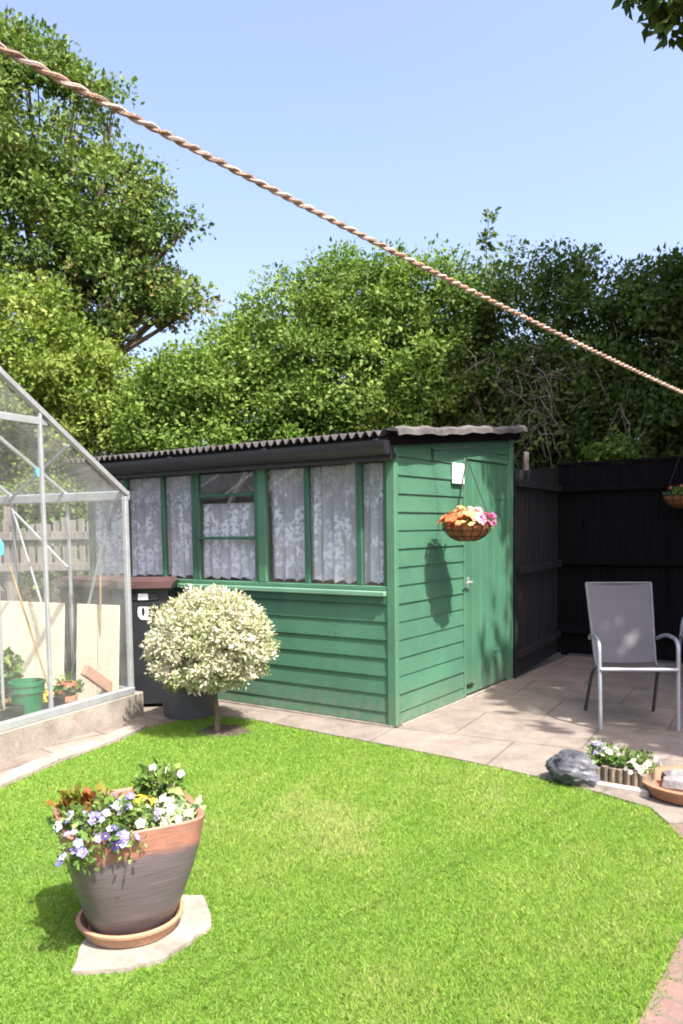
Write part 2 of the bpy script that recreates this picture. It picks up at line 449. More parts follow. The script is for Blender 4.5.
def glazed_pot_mat():
    n = N('part_glazed_clay')
    tc = n.n('ShaderNodeTexCoord').outputs['Object']
    sp = n.n('ShaderNodeSeparateXYZ'); n.l(tc, sp.inputs[0])
    nz = noise(n, tc, 9, 3, .5)
    ad = n.n('ShaderNodeMath', operation='MULTIPLY_ADD'); n.l(nz, ad.inputs[0]); ad.inputs[1].default_value = .05; n.l(sp.outputs['Z'], ad.inputs[2])
    gz = ramp(n, noise(n, tc, 8, 5, .6, (.6, .6, 7)), [(.3, c4(.085, .066, .074)), (.75, c4(.128, .104, .117))])
    tr = ramp(n, noise(n, tc, 10, 5, .6), [(.3, c4(.17, .085, .062)), (.7, c4(.32, .145, .098))])
    st = ramp(n, ad.outputs[0], [(.350, (0, 0, 0, 1)), (.378, (1, 1, 1, 1))])
    mx = n.n('ShaderNodeMix', data_type='RGBA'); n.l(st, mx.inputs[0]); n.l(gz, mx.inputs[6]); n.l(tr, mx.inputs[7])
    p = n.n('ShaderNodeBsdfPrincipled'); n.l(mx.outputs[2], p.inputs['Base Color'])
    rr = n.n('ShaderNodeMapRange'); n.l(st, rr.inputs[0]); rr.inputs[3].default_value = .42; rr.inputs[4].default_value = .75
    n.l(rr.outputs[0], p.inputs['Roughness'])
    b = n.n('ShaderNodeBump'); b.inputs['Strength'].default_value = .25; b.inputs['Distance'].default_value = .006
    n.l(noise(n, tc, 26, 3, .5, (.4, .4, 5)), b.inputs['Height']); n.l(b.outputs[0], p.inputs['Normal'])
    n.l(p.outputs[0], n.out.inputs['Surface'])
    return n.m
M['pot'] = glazed_pot_mat()

M['leaf_dark'] = leaf_mat('sycamore_leaves', [(0, c4(.045, .085, .02)), (.5, c4(.10, .165, .034)), (.82, c4(.17, .22, .05)), (1, c4(.24, .18, .07))], .3)
M['leaf_yellow'] = leaf_mat('yellow_green_leaves', [(0, c4(.065, .11, .016)), (.5, c4(.135, .205, .032)), (1, c4(.28, .32, .085))], .35)
M['leaf_privet'] = leaf_mat('privet_leaves', [(0, c4(.05, .10, .018)), (.5, c4(.12, .20, .034)), (1, c4(.22, .29, .07))], .35)
M['leaf_ivy'] = leaf_mat('dark_hedge_leaves', [(0, c4(.03, .06, .015)), (.5, c4(.075, .132, .028)), (1, c4(.16, .22, .05))], .3)
M['leaf_oak'] = leaf_mat('oak_leaves', [(0, c4(.03, .055, .012)), (.5, c4(.06, .105, .02)), (1, c4(.12, .16, .03))], .3)
M['leaf_willow'] = leaf_mat('variegated_leaves', [(0, c4(.13, .17, .05)), (.28, c4(.30, .35, .15)), (.5, c4(.46, .46, .31)), (.82, c4(.60, .575, .46)), (1, c4(.58, .47, .40))], .3, .6)
M['grass'] = leaf_mat('lawn_blades', [(0, c4(.085, .19, .024)), (.45, c4(.18, .325, .046)), (.8, c4(.28, .395, .085)), (1, c4(.43, .44, .19))], .5, .6)
M['leaf_bed'] = leaf_mat('bedding_leaves', [(0, c4(.04, .085, .02)), (.6, c4(.12, .2, .04)), (1, c4(.3, .34, .15))], .3)
M['leaf_bronze'] = leaf_mat('bronze_leaves', [(0, c4(.06, .025, .012)), (.35, c4(.17, .06, .015)), (.6, c4(.17, .14, .025)), (1, c4(.16, .21, .035))], .3)
M['leaf_white'] = leaf_mat('white_edged_leaves', [(0, c4(.12, .2, .06)), (.5, c4(.22, .30, .14)), (1, c4(.55, .56, .46))], .25)
M['pansy'] = leaf_mat('violet_petals', [(0, c4(.03, .02, .08)), (.35, c4(.14, .12, .36)), (.7, c4(.29, .27, .54)), (.9, c4(.52, .50, .62)), (1, c4(.7, .5, .05))], .2, .7)
M['petal_yellow'] = leaf_mat('yellow_petals', [(0, c4(.75, .30, .02)), (.6, c4(.82, .52, .04)), (1, c4(.5, .22, .02))], .2, .7)
M['petal_white'] = leaf_mat('white_petals', [(0, c4(.34, .36, .27)), (.6, c4(.50, .50, .46)), (1, c4(.8, .65, .15))], .2, .7)
M['petal_mix'] = leaf_mat('basket_petals', [(0, c4(.60, .15, .06)), (.3, c4(.68, .27, .13)), (.5, c4(.72, .48, .18)), (.65, c4(.68, .40, .38)), (.8, c4(.66, .16, .34)), (1, c4(.55, .07, .28))], .25, .7)
M['petal_red'] = leaf_mat('red_petals', [(0, c4(.6, .09, .06)), (1, c4(.7, .2, .12))], .2, .7)

# ------------------------------------------------------------------ camera
cam = bpy.data.cameras.new('camera'); camo = bpy.data.objects.new('camera', cam); COL.objects.link(camo)
r_ = Vector((.82328631, .56746607, -.01348729)); u_ = Vector((-.02922316, .06610271, .9973848)); d_ = Vector((-.56687358, .82073911, -.0710046))
CAM = Vector((3.00647, -5.03397, 1.5))
camo.matrix_world = Matrix(((r_.x, u_.x, -d_.x, CAM.x), (r_.y, u_.y, -d_.y, CAM.y), (r_.z, u_.z, -d_.z, CAM.z), (0, 0, 0, 1)))
cam.sensor_fit = 'VERTICAL'; cam.sensor_height = 24; cam.lens = 798.93 / 1024 * 24
cam.shift_y = 72.4 / 1024; cam.shift_x = 0
cam.clip_start = .05; cam.clip_end = 2000
SC.camera = camo

# ------------------------------------------------------------------ light
EL = 57.0; S = Vector((.944, -.330, math.tan(rad(EL)))).normalized()
w = bpy.data.worlds.new('World'); SC.world = w; w.use_nodes = True
nt = w.node_tree; bg = nt.nodes['Background']
sky = nt.nodes.new('ShaderNodeTexSky'); sky.sky_type = 'NISHITA'; sky.sun_disc = False
sky.sun_elevation = rad(EL); sky.sun_rotation = math.atan2(S.x, S.y); sky.air_density = 1.0; sky.dust_density = 5.5; sky.ozone_density = 1.5
tint = nt.nodes.new('ShaderNodeMix'); tint.data_type = 'RGBA'; tint.blend_type = 'MULTIPLY'; tint.inputs[0].default_value = 1
nt.links.new(sky.outputs[0], tint.inputs[6]); tint.inputs[7].default_value = (1.07, 1.01, 1.05, 1)
nt.links.new(tint.outputs[2], bg.inputs['Color']); bg.inputs['Strength'].default_value = .15
sl = bpy.data.lights.new('sun', 'SUN'); sl.energy = 5.0; sl.angle = rad(.8); sl.color = (1, .95, .87)
so = bpy.data.objects.new('sun', sl); COL.objects.link(so)
so.rotation_euler = S.to_track_quat('Z', 'Y').to_euler(); so.location = (6, -3, 12)
SC.view_settings.view_transform = 'Standard'; SC.view_settings.look = 'None'
SC.view_settings.gamma = 1; SC.view_settings.exposure = 1.45
SC.render.engine = 'CYCLES'
SC.cycles.transparent_max_bounces = 24; SC.cycles.max_bounces = 8; SC.cycles.use_denoising = True
SC.cycles.sample_clamp_indirect = 6
SC.cycles.filter_width = 1.9

# ------------------------------------------------------------------ ground
def smooth_poly(pts, it=2):
    for _ in range(it):
        out = []
        for i in range(len(pts)):
            a, b = pts[i], pts[(i + 1) % len(pts)]
            out.append((a[0] * .75 + b[0] * .25, a[1] * .75 + b[1] * .25)); out.append((a[0] * .25 + b[0] * .75, a[1] * .25 + b[1] * .75))
        pts = out
    return pts
tag(MB().add([(-400, -400, -.03), (400, -400, -.03), (400, 400, -.03), (-400, 400, -.03)], [(0, 1, 2, 3)]).build('ground', M['soil']), kind='structure')
LAWN_L = [(-.45, -5.6), (-.85, -3.8), (-1.24, -2.42), (-1.41, -1.88), (-1.49, -1.34), (-1.6, -.97), (-1.57, -.66), (-1.44, -.42)]
LAWN_T = [(-1.1, -.355), (-.59, -.395), (.26, -.443), (.84, -.49), (1.36, -.566), (1.71, -.65), (2.0, -.745)]
LAWN_R = [(2.13, -.93), (2.22, -1.08), (2.36, -1.3), (2.41, -1.7), (2.42, -2.2), (2.42, -2.7), (2.40, -4.0), (2.2, -5.6)]
LAWN = LAWN_L + LAWN_T + LAWN_R
tag(MB().poly(LAWN[::-1], .0).build('lawn', M['lawn_soil']), kind='structure')
patio = [(-1.44, -.42)] + LAWN_T + [(2.13, -.93), (2.3, -.78), (4.6, -1.05), (4.6, 3.86), (.0, 3.86), (.0, .03), (-1.9, .03), (-1.9, -.3)]
tag(MB().prism(patio[::-1][::-1], -.02, .012).build('patio', M['slabs']), kind='structure')
path = [(-1.70, -5.6), (-1.70, -3.2)] + [(-1.72, -2.4), (-1.99, -.70), (-2.9, -.8), (-3.6, -.9), (-3.6, .0), (-1.9, .0), (-1.9, -.3), (-1.44, -.42)] + LAWN_L[::-1][1:]
tag(MB().prism(path, -.02, .008).build('path', M['path']), kind='structure')
brick = [(2.13, -.93)] + LAWN_R[1:] + [(4.4, -5.6), (4.4, -1.05), (2.3, -.79)]
tag(MB().prism(brick, -.02, .006).build('brick_path', M['bricks']), kind='structure')
# kerb strip along the left edge of the lawn
kb = MB()
kp = LAWN_L[:-2]
for i in range(len(kp) - 1):
    a = Vector((*kp[i], 0)); b = Vector((*kp[i + 1], 0)); d = (b - a).normalized(); nrm = Vector((-d.y, d.x, 0))
    L = (b - a).length; k = max(1, round(L / .6))
    for j in range(k):
        p = a + d * (L * j / k + .006) + nrm * .07; q = a + d * (L * (j + 1) / k - .006) + nrm * .07
        kb.beam((p.x, p.y, .0), (q.x, q.y, .0), .13, .07 + random.uniform(-.006, .006), b=.008)
tag(kb.build('kerb_strip', M['concrete_pale']), kind='structure')

# grass blades
def in_poly(P, poly):
    x, y = P[:, 0], P[:, 1]; c = np.zeros(len(P), bool); n = len(poly)
    for i in range(n):
        x1, y1 = poly[i]; x2, y2 = poly[(i + 1) % n]
        t = ((y1 > y) != (y2 > y)) & (x < (x2 - x1) * (y - y1) / (y2 - y1 + 1e-12) + x1)
        c ^= t
    return c
SLAB = [(.765, -3.42), (.90, -3.31), (.965, -3.19), (.94, -2.93), (.745, -2.77), (.52, -2.92), (.565, -3.2)]
def bumpf(x, y, s):
    return np.sin(x * s + 1.3) * np.sin(y * s * 1.1 + .4) + .6 * np.sin((x + y) * s * 1.9 + 2) * np.sin((x - y) * s * 1.6)
n0 = 1500000
P = np.stack([RNG.uniform(-1.75, 2.6, n0), RNG.uniform(-4.4, -.3, n0)], 1)
dist = np.hypot(P[:, 0] - CAM.x, P[:, 1] - CAM.y)
keep = in_poly(P + RNG.normal(0, .026, P.shape), LAWN) & ~in_poly(P + RNG.normal(0, .016, P.shape), SLAB)
keep &= RNG.random(n0) < np.clip((2.6 / dist) ** 1.3, .12, 1) * .75
keep &= (np.hypot((P[:, 0] + 1.06) / 1.25, P[:, 1] + .72) > .15 + RNG.normal(0, .03, n0))
view = (P - np.array([CAM.x, CAM.y])) @ np.array([d_.x, d_.y]); lat = (P - np.array([CAM.x, CAM.y])) @ np.array([r_.x, r_.y])
keep &= (np.abs(lat) < view * .62 + .9) & (view > 1.3)
P = P[keep]; n = len(P); dist = dist[keep]
wd = RNG.uniform(.0018, .0034, n) * np.clip(dist / 3.2, 1, 2.1)
patch = np.zeros(n); rg = np.random.default_rng(77)
for fq, am in ((1.6, .34), (2.6, .32), (4.3, .28), (7.5, .22), (13, .2), (24, .16)):
    for _ in range(3):
        th = rg.uniform(0, math.pi); patch += am * .58 * np.sin((P[:, 0] * math.cos(th) + P[:, 1] * math.sin(th)) * fq + rg.uniform(0, 6.28) + 1.1 * np.sin(P[:, 0] * fq * .6 + P[:, 1] * fq * .45 + rg.uniform(0, 6.28)))
L = RNG.uniform(.012, .030, n) * (1 + .3 * patch)
az = RNG.uniform(0, 2 * math.pi, n) + patch; ln = RNG.uniform(.15, 1.0, n)
D = np.stack([np.cos(az) * ln, np.sin(az) * ln, np.ones(n)], 1); D = unit(D)
sd = RNG.uniform(0, 2 * math.pi, n); Sd = np.stack([np.cos(sd), np.sin(sd), np.zeros(n)], 1) * wd[:, None]
b3 = np.concatenate([P, np.full((n, 1), -.004)], 1)
mid = b3 + D * (L * .55)[:, None]; tip = b3 + D * L[:, None] + np.stack([np.cos(az), np.sin(az), -.4 * np.ones(n)], 1) * (L * .3 * ln)[:, None]
V = np.stack([b3 - Sd * .5, b3 + Sd * .5, mid + Sd * .45, tip, mid - Sd * .45], 1).reshape(-1, 3)
i5 = np.arange(n)[:, None] * 5
tone = np.clip(.54 + .26 * np.clip(patch, -1.3, 1.5) + RNG.normal(0, .14, n) + (RNG.random(n) < .05) * .35, 0, 1)
tag(np_mesh('grass', V, i5 + np.array([[0, 1, 2, 3, 4]]), M['grass'], None, np.repeat(tone, 5)), kind='stuff')
print('grass', n)

# soil ring under the little tree is part of the ground setting
tag(MB().lathe([(.0, .022), (.10, .02), (.16, .008), (.20, .003)], 24, (-1.06, -.72, 0), wob=.12).build('soil', M['soil'], smooth=True), kind='structure')

# ------------------------------------------------------------------ shed
shed = thing('garden_shed', 'green painted timber shed with dark corrugated roof and lace curtained windows', 'shed')
PITCH = .1355
def lap(mb, axis, a, b, z0, z1, zoff=.118, out=.015):
    zs = [z0]; k = zoff
    while k < z1 - .01:
        if k > z0 + .01: zs.append(k)
        k += PITCH
    zs.append(z1)
    for i in range(len(zs) - 1):
        lo, hi = zs[i], zs[i + 1]
        o0 = out + random.uniform(-.002, .002); o1 = .005
        if axis == 'x':   # wall on Y=0 facing -Y
            pts = [(-.002, lo), (-o0, lo), (-o0, lo + .006), (-o1, hi + .004), (-.002, hi + .004)]
            vs = [(a, y, z) for y, z in pts] + [(b, y, z) for y, z in pts]
        else:
            pts = [(.002, lo), (o0, lo), (o0, lo + .006), (o1, hi + .004), (.002, hi + .004)]
            vs = [(x, b, z) for x, z in pts] + [(x, a, z) for x, z in pts]
        n = 5
        fs = [tuple(range(n)), tuple(range(n, 2 * n))[::-1]] + [(j, n + j, n + (j + 1) % n, (j + 1) % n) for j in range(n)]
        mb.add(vs, fs)
        q = a + .035
        while q < b - .02 and hi - lo > .06:
            z = lo + .035 + random.uniform(-.006, .006); o2 = o0 - .002
            qq = q + random.uniform(-.01, .01)
            if axis == 'x': mb.box(qq - .0045, qq + .0045, -o2 - .0025, -o2 + .004, z - .0045, z + .0045)
            else: mb.box(o2 - .004, o2 + .0025, qq - .0045, qq + .0045, z - .0045, z + .0045)
            q += .58
SX = -3.45
m = MB(); lap(m, 'x', SX, -.055, .03, .985); m.box(SX, -.055, .0, .04, .03, .985)
m.build('front_wall', M['green'], shed)
m = MB(); lap(m, 'y', .031, 1.125, .03, 2.12); m.box(-.04, .0, .05, 1.125, .03, 2.14)
lap(m, 'y', 1.125, 2.06, 2.105, 2.26); m.box(-.04, .0, 1.125, 2.10, 2.105, 2.28)
m.add([(.003, .05, 2.12), (.003, 1.125, 2.12), (.003, 1.125, 2.22), (.003, .05, 2.14)], [(0, 1, 2, 3)])
m.build('side_wall', M['green'], shed)
m = MB(); m.box(SX, -.0, 2.14, 2.18, .03, 2.32); m.box(SX, SX + .04, .04, 2.14, .03, 2.2); m.build('back_wall', M['dark_in'], shed)
m = MB(); m.box(-.052, .024, -.024, .03, .02, 2.13, b=.006); m.build('corner_post', M['green_trim'], shed)
m = MB(); m.box(-.05, .024, 2.10, 2.182, .02, 2.33, b=.006); m.build('corner_post', M['green_trim'], shed)
m = MB(); m.box(SX, -.02, .01, 2.17, -.01, .028); m.box(.0, .035, .05, 2.18, -.01, .026); m.box(SX, .0, -.03, .0, -.01, .026); m.build('plinth', M['concrete_pale'], shed)
# door
door = MB()
nb = 6; y0, y1 = 1.165, 2.045
for k in range(nb):
    a = y0 + (y1 - y0) * k / nb; b = y0 + (y1 - y0) * (k + 1) / nb
    door.box(-.012, .012 + random.uniform(-.001, .001), a + .0018, b - .0018, .045, 2.06, b=.004)
door.box(-.02, -.012, y0, y1, .045, 2.06)
door = door.build('door', M['green_door'], shed)
m = MB(); m.box(-.03, .022, 1.125, 1.163, .03, 2.10, b=.004); m.box(-.03, .022, 2.047, 2.10, .03, 2.10, b=.004); m.box(-.03, .026, 1.163, 2.047, 2.064, 2.104, b=.004)
m.build('door_frame', M['green_trim'], shed)
m = MB(); m.box(.012, .018, 1.195, 1.225, .95, 1.06, b=.003); m.tube([(.016, 1.21, 1.02), (.055, 1.21, 1.02), (.058, 1.19, 1.02), (.055, 1.08, 1.015)], .009, 8)
m.build('handle', M['steel'], door, True)
m = MB(); m.box(.012, .02, 1.18, 1.29, .105, .135, b=.003); m.tube([(.026, 1.18, .12), (.026, 1.30, .12)], .007, 8); m.build('bolt', M['iron'], door, True)
for z in (.35, 1.75):
    m = MB(); m.box(.012, .017, 1.74, 2.04, z - .015, z + .015, b=.002); m.build('hinge', M['green_door'], door)
# windows
def window(x0, x1, cuts, hbars=(), wide=()):
    f = MB()
    f.box(x0, x1, -.02, .03, 1.985, 2.04, b=.004)
    fr = f.build('window', M['green_dark'], shed)
    g = MB()
    g.box(x0, x1, -.022, .03, 1.028, 1.062, b=.004)
    g.build('window_rail', M['green_trim'], fr)
    for (a, b) in cuts:
        q = MB(); q.box(a, b, -.022 if b - a > .06 else -.012, .03, 1.062, 1.985, b=.005); q.build('mullion', M['green_trim'] if b - a > .06 else M['green_dark'], fr)
    edges = sorted([c for c in cuts])
    for i in range(len(edges) - 1):
        a = edges[i][1]; b = edges[i + 1][0]
        zs = [1.062] + list(hbars) + [1.985]
        for j in range(len(zs) - 1):
            p = MB(); p.add([(a, .008, zs[j]), (b, .008, zs[j]), (b, .008, zs[j + 1]), (a, .008, zs[j + 1])], [(0, 1, 2, 3)])
            p.build('pane', M['window_glass'], fr)
    for h in hbars:
        q = MB(); q.box(edges[0][1], edges[-1][0], -.02, .028, h - .013, h + .013, b=.004); q.build('glazing_bar', M['green_dark'], fr)
window(-1.285, -.055, [(-1.285, -1.20), (-.815, -.765), (-.325, -.272), (-.085, -.055)])
window(-2.005, -1.287, [(-2.005, -1.955), (-1.33, -1.287)], (1.424, 1.786))
window(SX, -2.007, [(SX, -3.40), (-2.93, -2.875), (-2.43, -2.385), (-2.05, -2.007)])
m = MB(); m.box(SX, -.055, -.055, .0, .987, 1.026, b=.006); m.build('sill', M['sill'], shed)
m = MB(); m.box(SX, -.055, -.03, -.019, .93, .985); m.build('apron', M['green_dark'], shed)
# pale struts inside the shed just behind the glass
for p, q in (((-.94, .34, 1.66), (-.55, .34, 2.02)), ((-1.92, .34, 1.72), (-1.70, .34, 2.0)), ((-1.55, .34, 1.74), (-1.36, .34, 1.98)), ((-1.2, .34, 1.84), (-1.05, .34, 2.0))):
    m = MB(); m.beam(p, q, .03, .045, (0, 1, 0)); m.build('brace', M['pale_timber'], shed)
# roof
rz = lambda y: 2.165 + (y + .16) * .098
m = MB(); nw = 47; ns = nw * 8; xa, xb = SX - .06, .04
vs = []; ya, yb = -.20, 2.24
for j, (y, dz) in enumerate(((ya, 0), (yb, 0), (ya, -.007), (yb, -.007))):
    for i in range(ns + 1):
        x = xa + (xb - xa) * i / ns
        vs.append((x, y + .006 * math.sin(i * .7), rz(y) + dz + .021 * math.cos(2 * math.pi * i / 8)))
s1 = ns + 1; fs = []
for i in range(ns):
    fs += [(i, i + 1, s1 + i + 1, s1 + i), (2 * s1 + i, 3 * s1 + i, 3 * s1 + i + 1, 2 * s1 + i + 1), (i, 2 * s1 + i, 2 * s1 + i + 1, i + 1), (s1 + i, s1 + i + 1, 3 * s1 + i + 1, 3 * s1 + i)]
m.add(vs, fs); m.build('roof', M['roof'], shed, True)
m = MB()
pts = []
for i in range(25):
    y = -.15 + 2.38 * i / 24
    wv = .007 * math.sin(i * 1.7) + .005 * math.sin(i * .6)
    z = rz(y)
    pts.append([(.03, y, z + .028 + wv), (.10, y, z + .034 + wv), (.135, y, z + .014 + wv), (.142, y, z - .028 + wv), (.134, y, z - .028 + wv), (.125, y, z + .004 + wv), (.03, y, z + .018 + wv)])
vs = [p for row in pts for p in row]; fs = []
for i in range(24):
    for k in range(7):
        fs.append((i * 7 + k, i * 7 + (k + 1) % 7, (i + 1) * 7 + (k + 1) % 7, (i + 1) * 7 + k))
fs += [tuple(range(7))[::-1], tuple(24 * 7 + k for k in range(7))]
m.add(vs, fs); m.build('verge', M['verge'], shed)
m = MB(); m.beam((.05, -.12, 2.115), (.05, 2.28, 2.35), .03, .075); m.build('barge_board', M['fence_black'], shed)
m = MB(); m.box(SX - .05, .045, -.10, -.075, 1.975, 2.145, b=.004); m.box(SX - .05, .04, -.075, -.024, 1.99, 2.03)
m.build('fascia', M['black_plastic'], shed)
m = MB(); seg = 10; pr = []
for k in range(seg + 1):
    t = math.pi + math.pi * k / seg
    pr.append((-.158 + .056 * math.cos(t), 2.11 + .10 * math.sin(t)))
pr2 = [(-.158 + .051 * math.cos(math.pi + math.pi * k / seg), 2.11 + .095 * math.sin(math.pi + math.pi * k / seg)) for k in range(seg + 1)][::-1]
loop = pr + pr2; nl = len(loop)
vs = [(SX - .05, y, z) for y, z in loop] + [(.05, y, z) for y, z in loop]
fs = [(k, nl + k, nl + (k + 1) % nl, (k + 1) % nl) for k in range(nl)]
m.add(vs, fs)
m.add([(.05, y, z) for y, z in pr], [tuple(range(seg + 1))]); m.add([(.044, y, z) for y, z in pr], [tuple(range(seg + 1))[::-1]])
for xx in (-.02, -1.05, -2.1):
    m.box(xx - .02, xx + .02, -.216, -.101, 2.106, 2.120, b=.003)
m.build('gutter', M['black_plastic'], shed, True)

# lace curtains (hang inside; things of their own)
def curtain(x0, x1, label, seed, zt=1.98, yo=.06):
    rr = random.Random(seed); nx = max(24, int((x1 - x0) * 90)); nz = 14
    ph = rr.uniform(0, 6)
    vs = []; fs = []
    for i in range(nx + 1):
        x = x0 + (x1 - x0) * i / nx
        sc = .028 * abs(math.sin(math.pi * (x - x0) / .13)) + .03
        for j in range(nz + 1):
            t = j / nz
            z = zt + (1.035 + sc - zt) * t
            y = yo + (.012 + .008 * t) * math.sin(x * 62 + ph + math.sin(x * 9 + ph)) + .006 * math.sin(x * 21 + t * 2)
            vs.append((x - x0, y, z))
    for i in range(nx):
        for j in range(nz):
            a = i * (nz + 1) + j
            fs.append((a, a + 1, a + nz + 2, a + nz + 1))
    o = MB().add(vs, fs).build('lace_curtain', M['lace'], None, True); o.location.x = x0
    tag(o, label, 'curtain', 'lace curtains in the shed windows')
curtain(-1.21, -.07, 'white lace curtain in the three pane window beside the shed corner', 1)
curtain(-1.96, -1.33, 'white lace curtain in the barred middle shed window over the clipped round tree', 2, 1.72)
curtain(-3.40, -2.05, 'white lace curtain in the shed window above the wheelie bins', 3)
# crumpled white cloth on the inside of the sill
m = MB(); rr = random.Random(4)
vs = []; fs = []
for i in range(13):
    for j in range(9):
        a = i / 12; b = j / 8
        x = -1.72 + .34 * a; h = 1.06 + .30 * max(0, 1 - a * 1.15) * (.4 + .6 * math.sin(math.pi * b)) + .02 * math.sin(7 * a + 5 * b)
        vs.append((x, .10 + .12 * b + .012 * math.sin(a * 19), h))
for i in range(12):
    for j in range(8):
        q = i * 9 + j; fs.append((q, q + 9, q + 10, q + 1))
tag(m.add(vs, fs).build('folded_cloth', M['white'], None, True), 'white folded cloth heaped inside the middle shed window', 'cloth')

# little white plaque beside the door
pl = thing('wall_plaque', 'small white plaque fixed to the green boards beside the shed door', 'plaque', (.018, 1.0, 1.93))
MB().box(0, .022, -.105, .095, -.085, .085, b=.006).build('plate', M['white'], pl)
m = MB(); m.box(.0225, .025, -.07, .06, -.052, .052); m.build('inset', mat('pale_grey_inset', c4(.55, .58, .62), .6), pl)

# ------------------------------------------------------------------ hanging baskets
def basket(label, loc, rz, seed, dim=False):
    global RNG
    RNG = np.random.default_rng(seed)
    t = thing('hanging_basket', label, 'hanging basket', loc, rz, 'hanging flower baskets')
    R0 = .185
    m = MB(); pr = [(.0, -.135)] + [(R0 * math.sin(a), -.135 * math.cos(a)) for a in np.linspace(.35, math.pi / 2, 9)] + [(R0 - .012, .0), (R0 * .8, -.02), (0, -.02)]
    m.lathe(pr, 32, wob=.03); m.build('bowl', M['coir'], t, True)
    m = MB()
    for k in range(14):
        a = 2 * math.pi * k / 14
        m.tube([((R0 + .004) * math.sin(b) * math.cos(a), (R0 + .004) * math.sin(b) * math.sin(a), -.139 * math.cos(b)) for b in np.linspace(.3, math.pi / 2, 7)], .0025, 5)
    for b in (.8, 1.2, math.pi / 2):
        m.tube([((R0 + .005) * math.sin(b) * math.cos(a), (R0 + .005) * math.sin(b) * math.sin(a), -.139 * math.cos(b)) for a in np.linspace(0, 2 * math.pi, 33)], .003, 5)
    m.build('wire_frame', M['iron'], t)
    top = .5
    for k in range(3):
        a = 2 * math.pi * k / 3 + .5
        m = MB(); m.tube([(R0 * math.cos(a), R0 * math.sin(a), 0), (0, 0, top)], .0035, 5); m.build('chain', M['iron'], t)
    m = MB(); m.tube([(0, 0, top - .005), (0, 0, top + .05), (.012, 0, top + .068), (0, 0, top + .078)], .004, 6); m.build('hook', M['iron'], t)
    V, F, tn = lobes_cloud([(0, 0, .02, .15, .05), (.08, .05, .0, .08, .04), (-.08, -.04, .0, .08, .04)], 40, 20, .034, .045, .3, zmin=-.08)
    np_mesh('leaves', V, F, M['leaf_bed'], t, tn)
    n = 190
    a = RNG.uniform(0, 2 * math.pi, n); q = np.sqrt(RNG.uniform(0, 1, n)) * .21
    P = np.stack([q * np.cos(a), q * np.sin(a), .085 - q * q * 1.6 + RNG.normal(0, .018, n)], 1)
    Nn = np.stack([np.cos(a) * q * 5, np.sin(a) * q * 5, np.full(n, .9)], 1) + RNG.normal(0, .3, (n, 3))
    # one side orange, middle yellow, other side pink (along the local y axis)
    tone = np.clip(.46 + (P[:, 0] * .82 + P[:, 1] * .57) * 2.9 + RNG.normal(0, .1, n), 0, 1)
    if dim: tone = np.clip(tone * .4, 0, 1)
    V, F, tn = flowers(P, Nn, RNG.uniform(.022, .036, n), tone, 6, .3)
    if dim:
        for i in range(14):
            V, F, tn = flowers(P[i:i + 1], Nn[i:i + 1], np.array([.023]), tone[i:i + 1], 6, .3); np_mesh('flower', V, F, M['petal_mix'], t, tn)
    else: np_mesh('flowers', V, F, M['petal_mix'], t, tn)
    return t
basket('hanging basket of orange, yellow and pink flowers in front of the shed door', (.31, .575, 1.515), 0, 21)
br = thing('basket_bracket', 'black iron bracket on the shed wall holding the bright flower basket', 'bracket', (.0, .575, 2.06))
m = MB(); m.box(.004, .020, -.012, .012, -.05, .05, b=.002); m.tube([(.02, 0, .03), (.30, 0, .035), (.325, 0, .03), (.335, 0, .045)], .0045, 6)
m.build('arm', M['iron'], br)

basket('hanging basket of mostly green leaves in shade against the dark back fence', (1.235, 3.66, 1.78), 1.2, 22, True)
br = thing('basket_bracket', 'black iron bracket on the dark back fence above the shaded basket', 'bracket', (1.235, 3.88, 2.33))
m = MB(); m.box(-.012, .012, -.022, -.008, -.3, .05, b=.002); m.tube([(0, -.02, .02), (0, -.22, .025), (0, -.235, .035)], .006, 6); m.tube([(0, -.02, -.2), (0, -.15, .02)], .005, 6)
m.build('arm', M['iron'], br)
RNG = np.random.default_rng(5)

# ------------------------------------------------------------------ fences
def board_fence(name, label, p, q, h0, h1, pitch, m_, rails, side, seed, cap=False):
    rr = random.Random(seed)
    p = Vector(p); q = Vector(q); d = (q - p); L = d.length; d.normalize()
    rz_ = math.atan2(d.y, d.x)
    t = thing(name, label, 'fence', p, rz_)
    m = MB(); n = int(L / pitch)
    for k in range(n):
        x = L * k / n; hh = h0 + (h1 - h0) * (k + .5) / n + rr.uniform(-.012, .012)
        y = rr.uniform(-.004, .004)
        m.box(x + .004, x + L / n - .002 + .006, y - .008, y + .008 + (.006 if k % 2 else 0), .03, hh, b=.003)
    m.build('boards', m_, t)
    for z in rails:
        m = MB(); m.box(0, L, (.016 if side > 0 else -.056), (.056 if side > 0 else -.016), z - .035, z + .035, b=.004); m.build('rail', m_, t)
    k = 0; x = .05
    while x < L:
        hh = h0 + (h1 - h0) * x / L
        m = MB(); m.box(x, x + .075, (.018 if side < 0 else -.09), (.09 if side < 0 else -.018), 0, hh + .02, b=.005); m.build('post', m_, t); x += 1.8
    if cap:
        m = MB(); m.beam((0, 0, h0 + .02), (L, 0, h1 + .02), .06, .03); m.build('capping', m_, t)
    return t
board_fence('board_fence', 'dark weathered board fence with a middle rail running back from the shed', (.03, 2.2, 0), (-.15, 3.88, 0), 2.02, 2.14, .095, M['fence_worn'], (1.06, .25, 1.9), -1, 3)
board_fence('board_fence', 'tall black close boarded fence with flat capping behind the garden chair', (-.17, 3.92, 0), (5.2, 3.92, 0), 2.16, 2.16, .1, M['fence_black'], (.3, 1.08, 1.9), -1, 4, True)
# short stub of an old post by the corner of the fences
m = MB(); m.beam((-.08, 2.72, 0), (-.06, 2.70, 2.23), .05, .05, b=.006); tag(m.build('post_stub', M['fence_grey']), 'pale old post whose top sticks up behind the side fence', 'post')

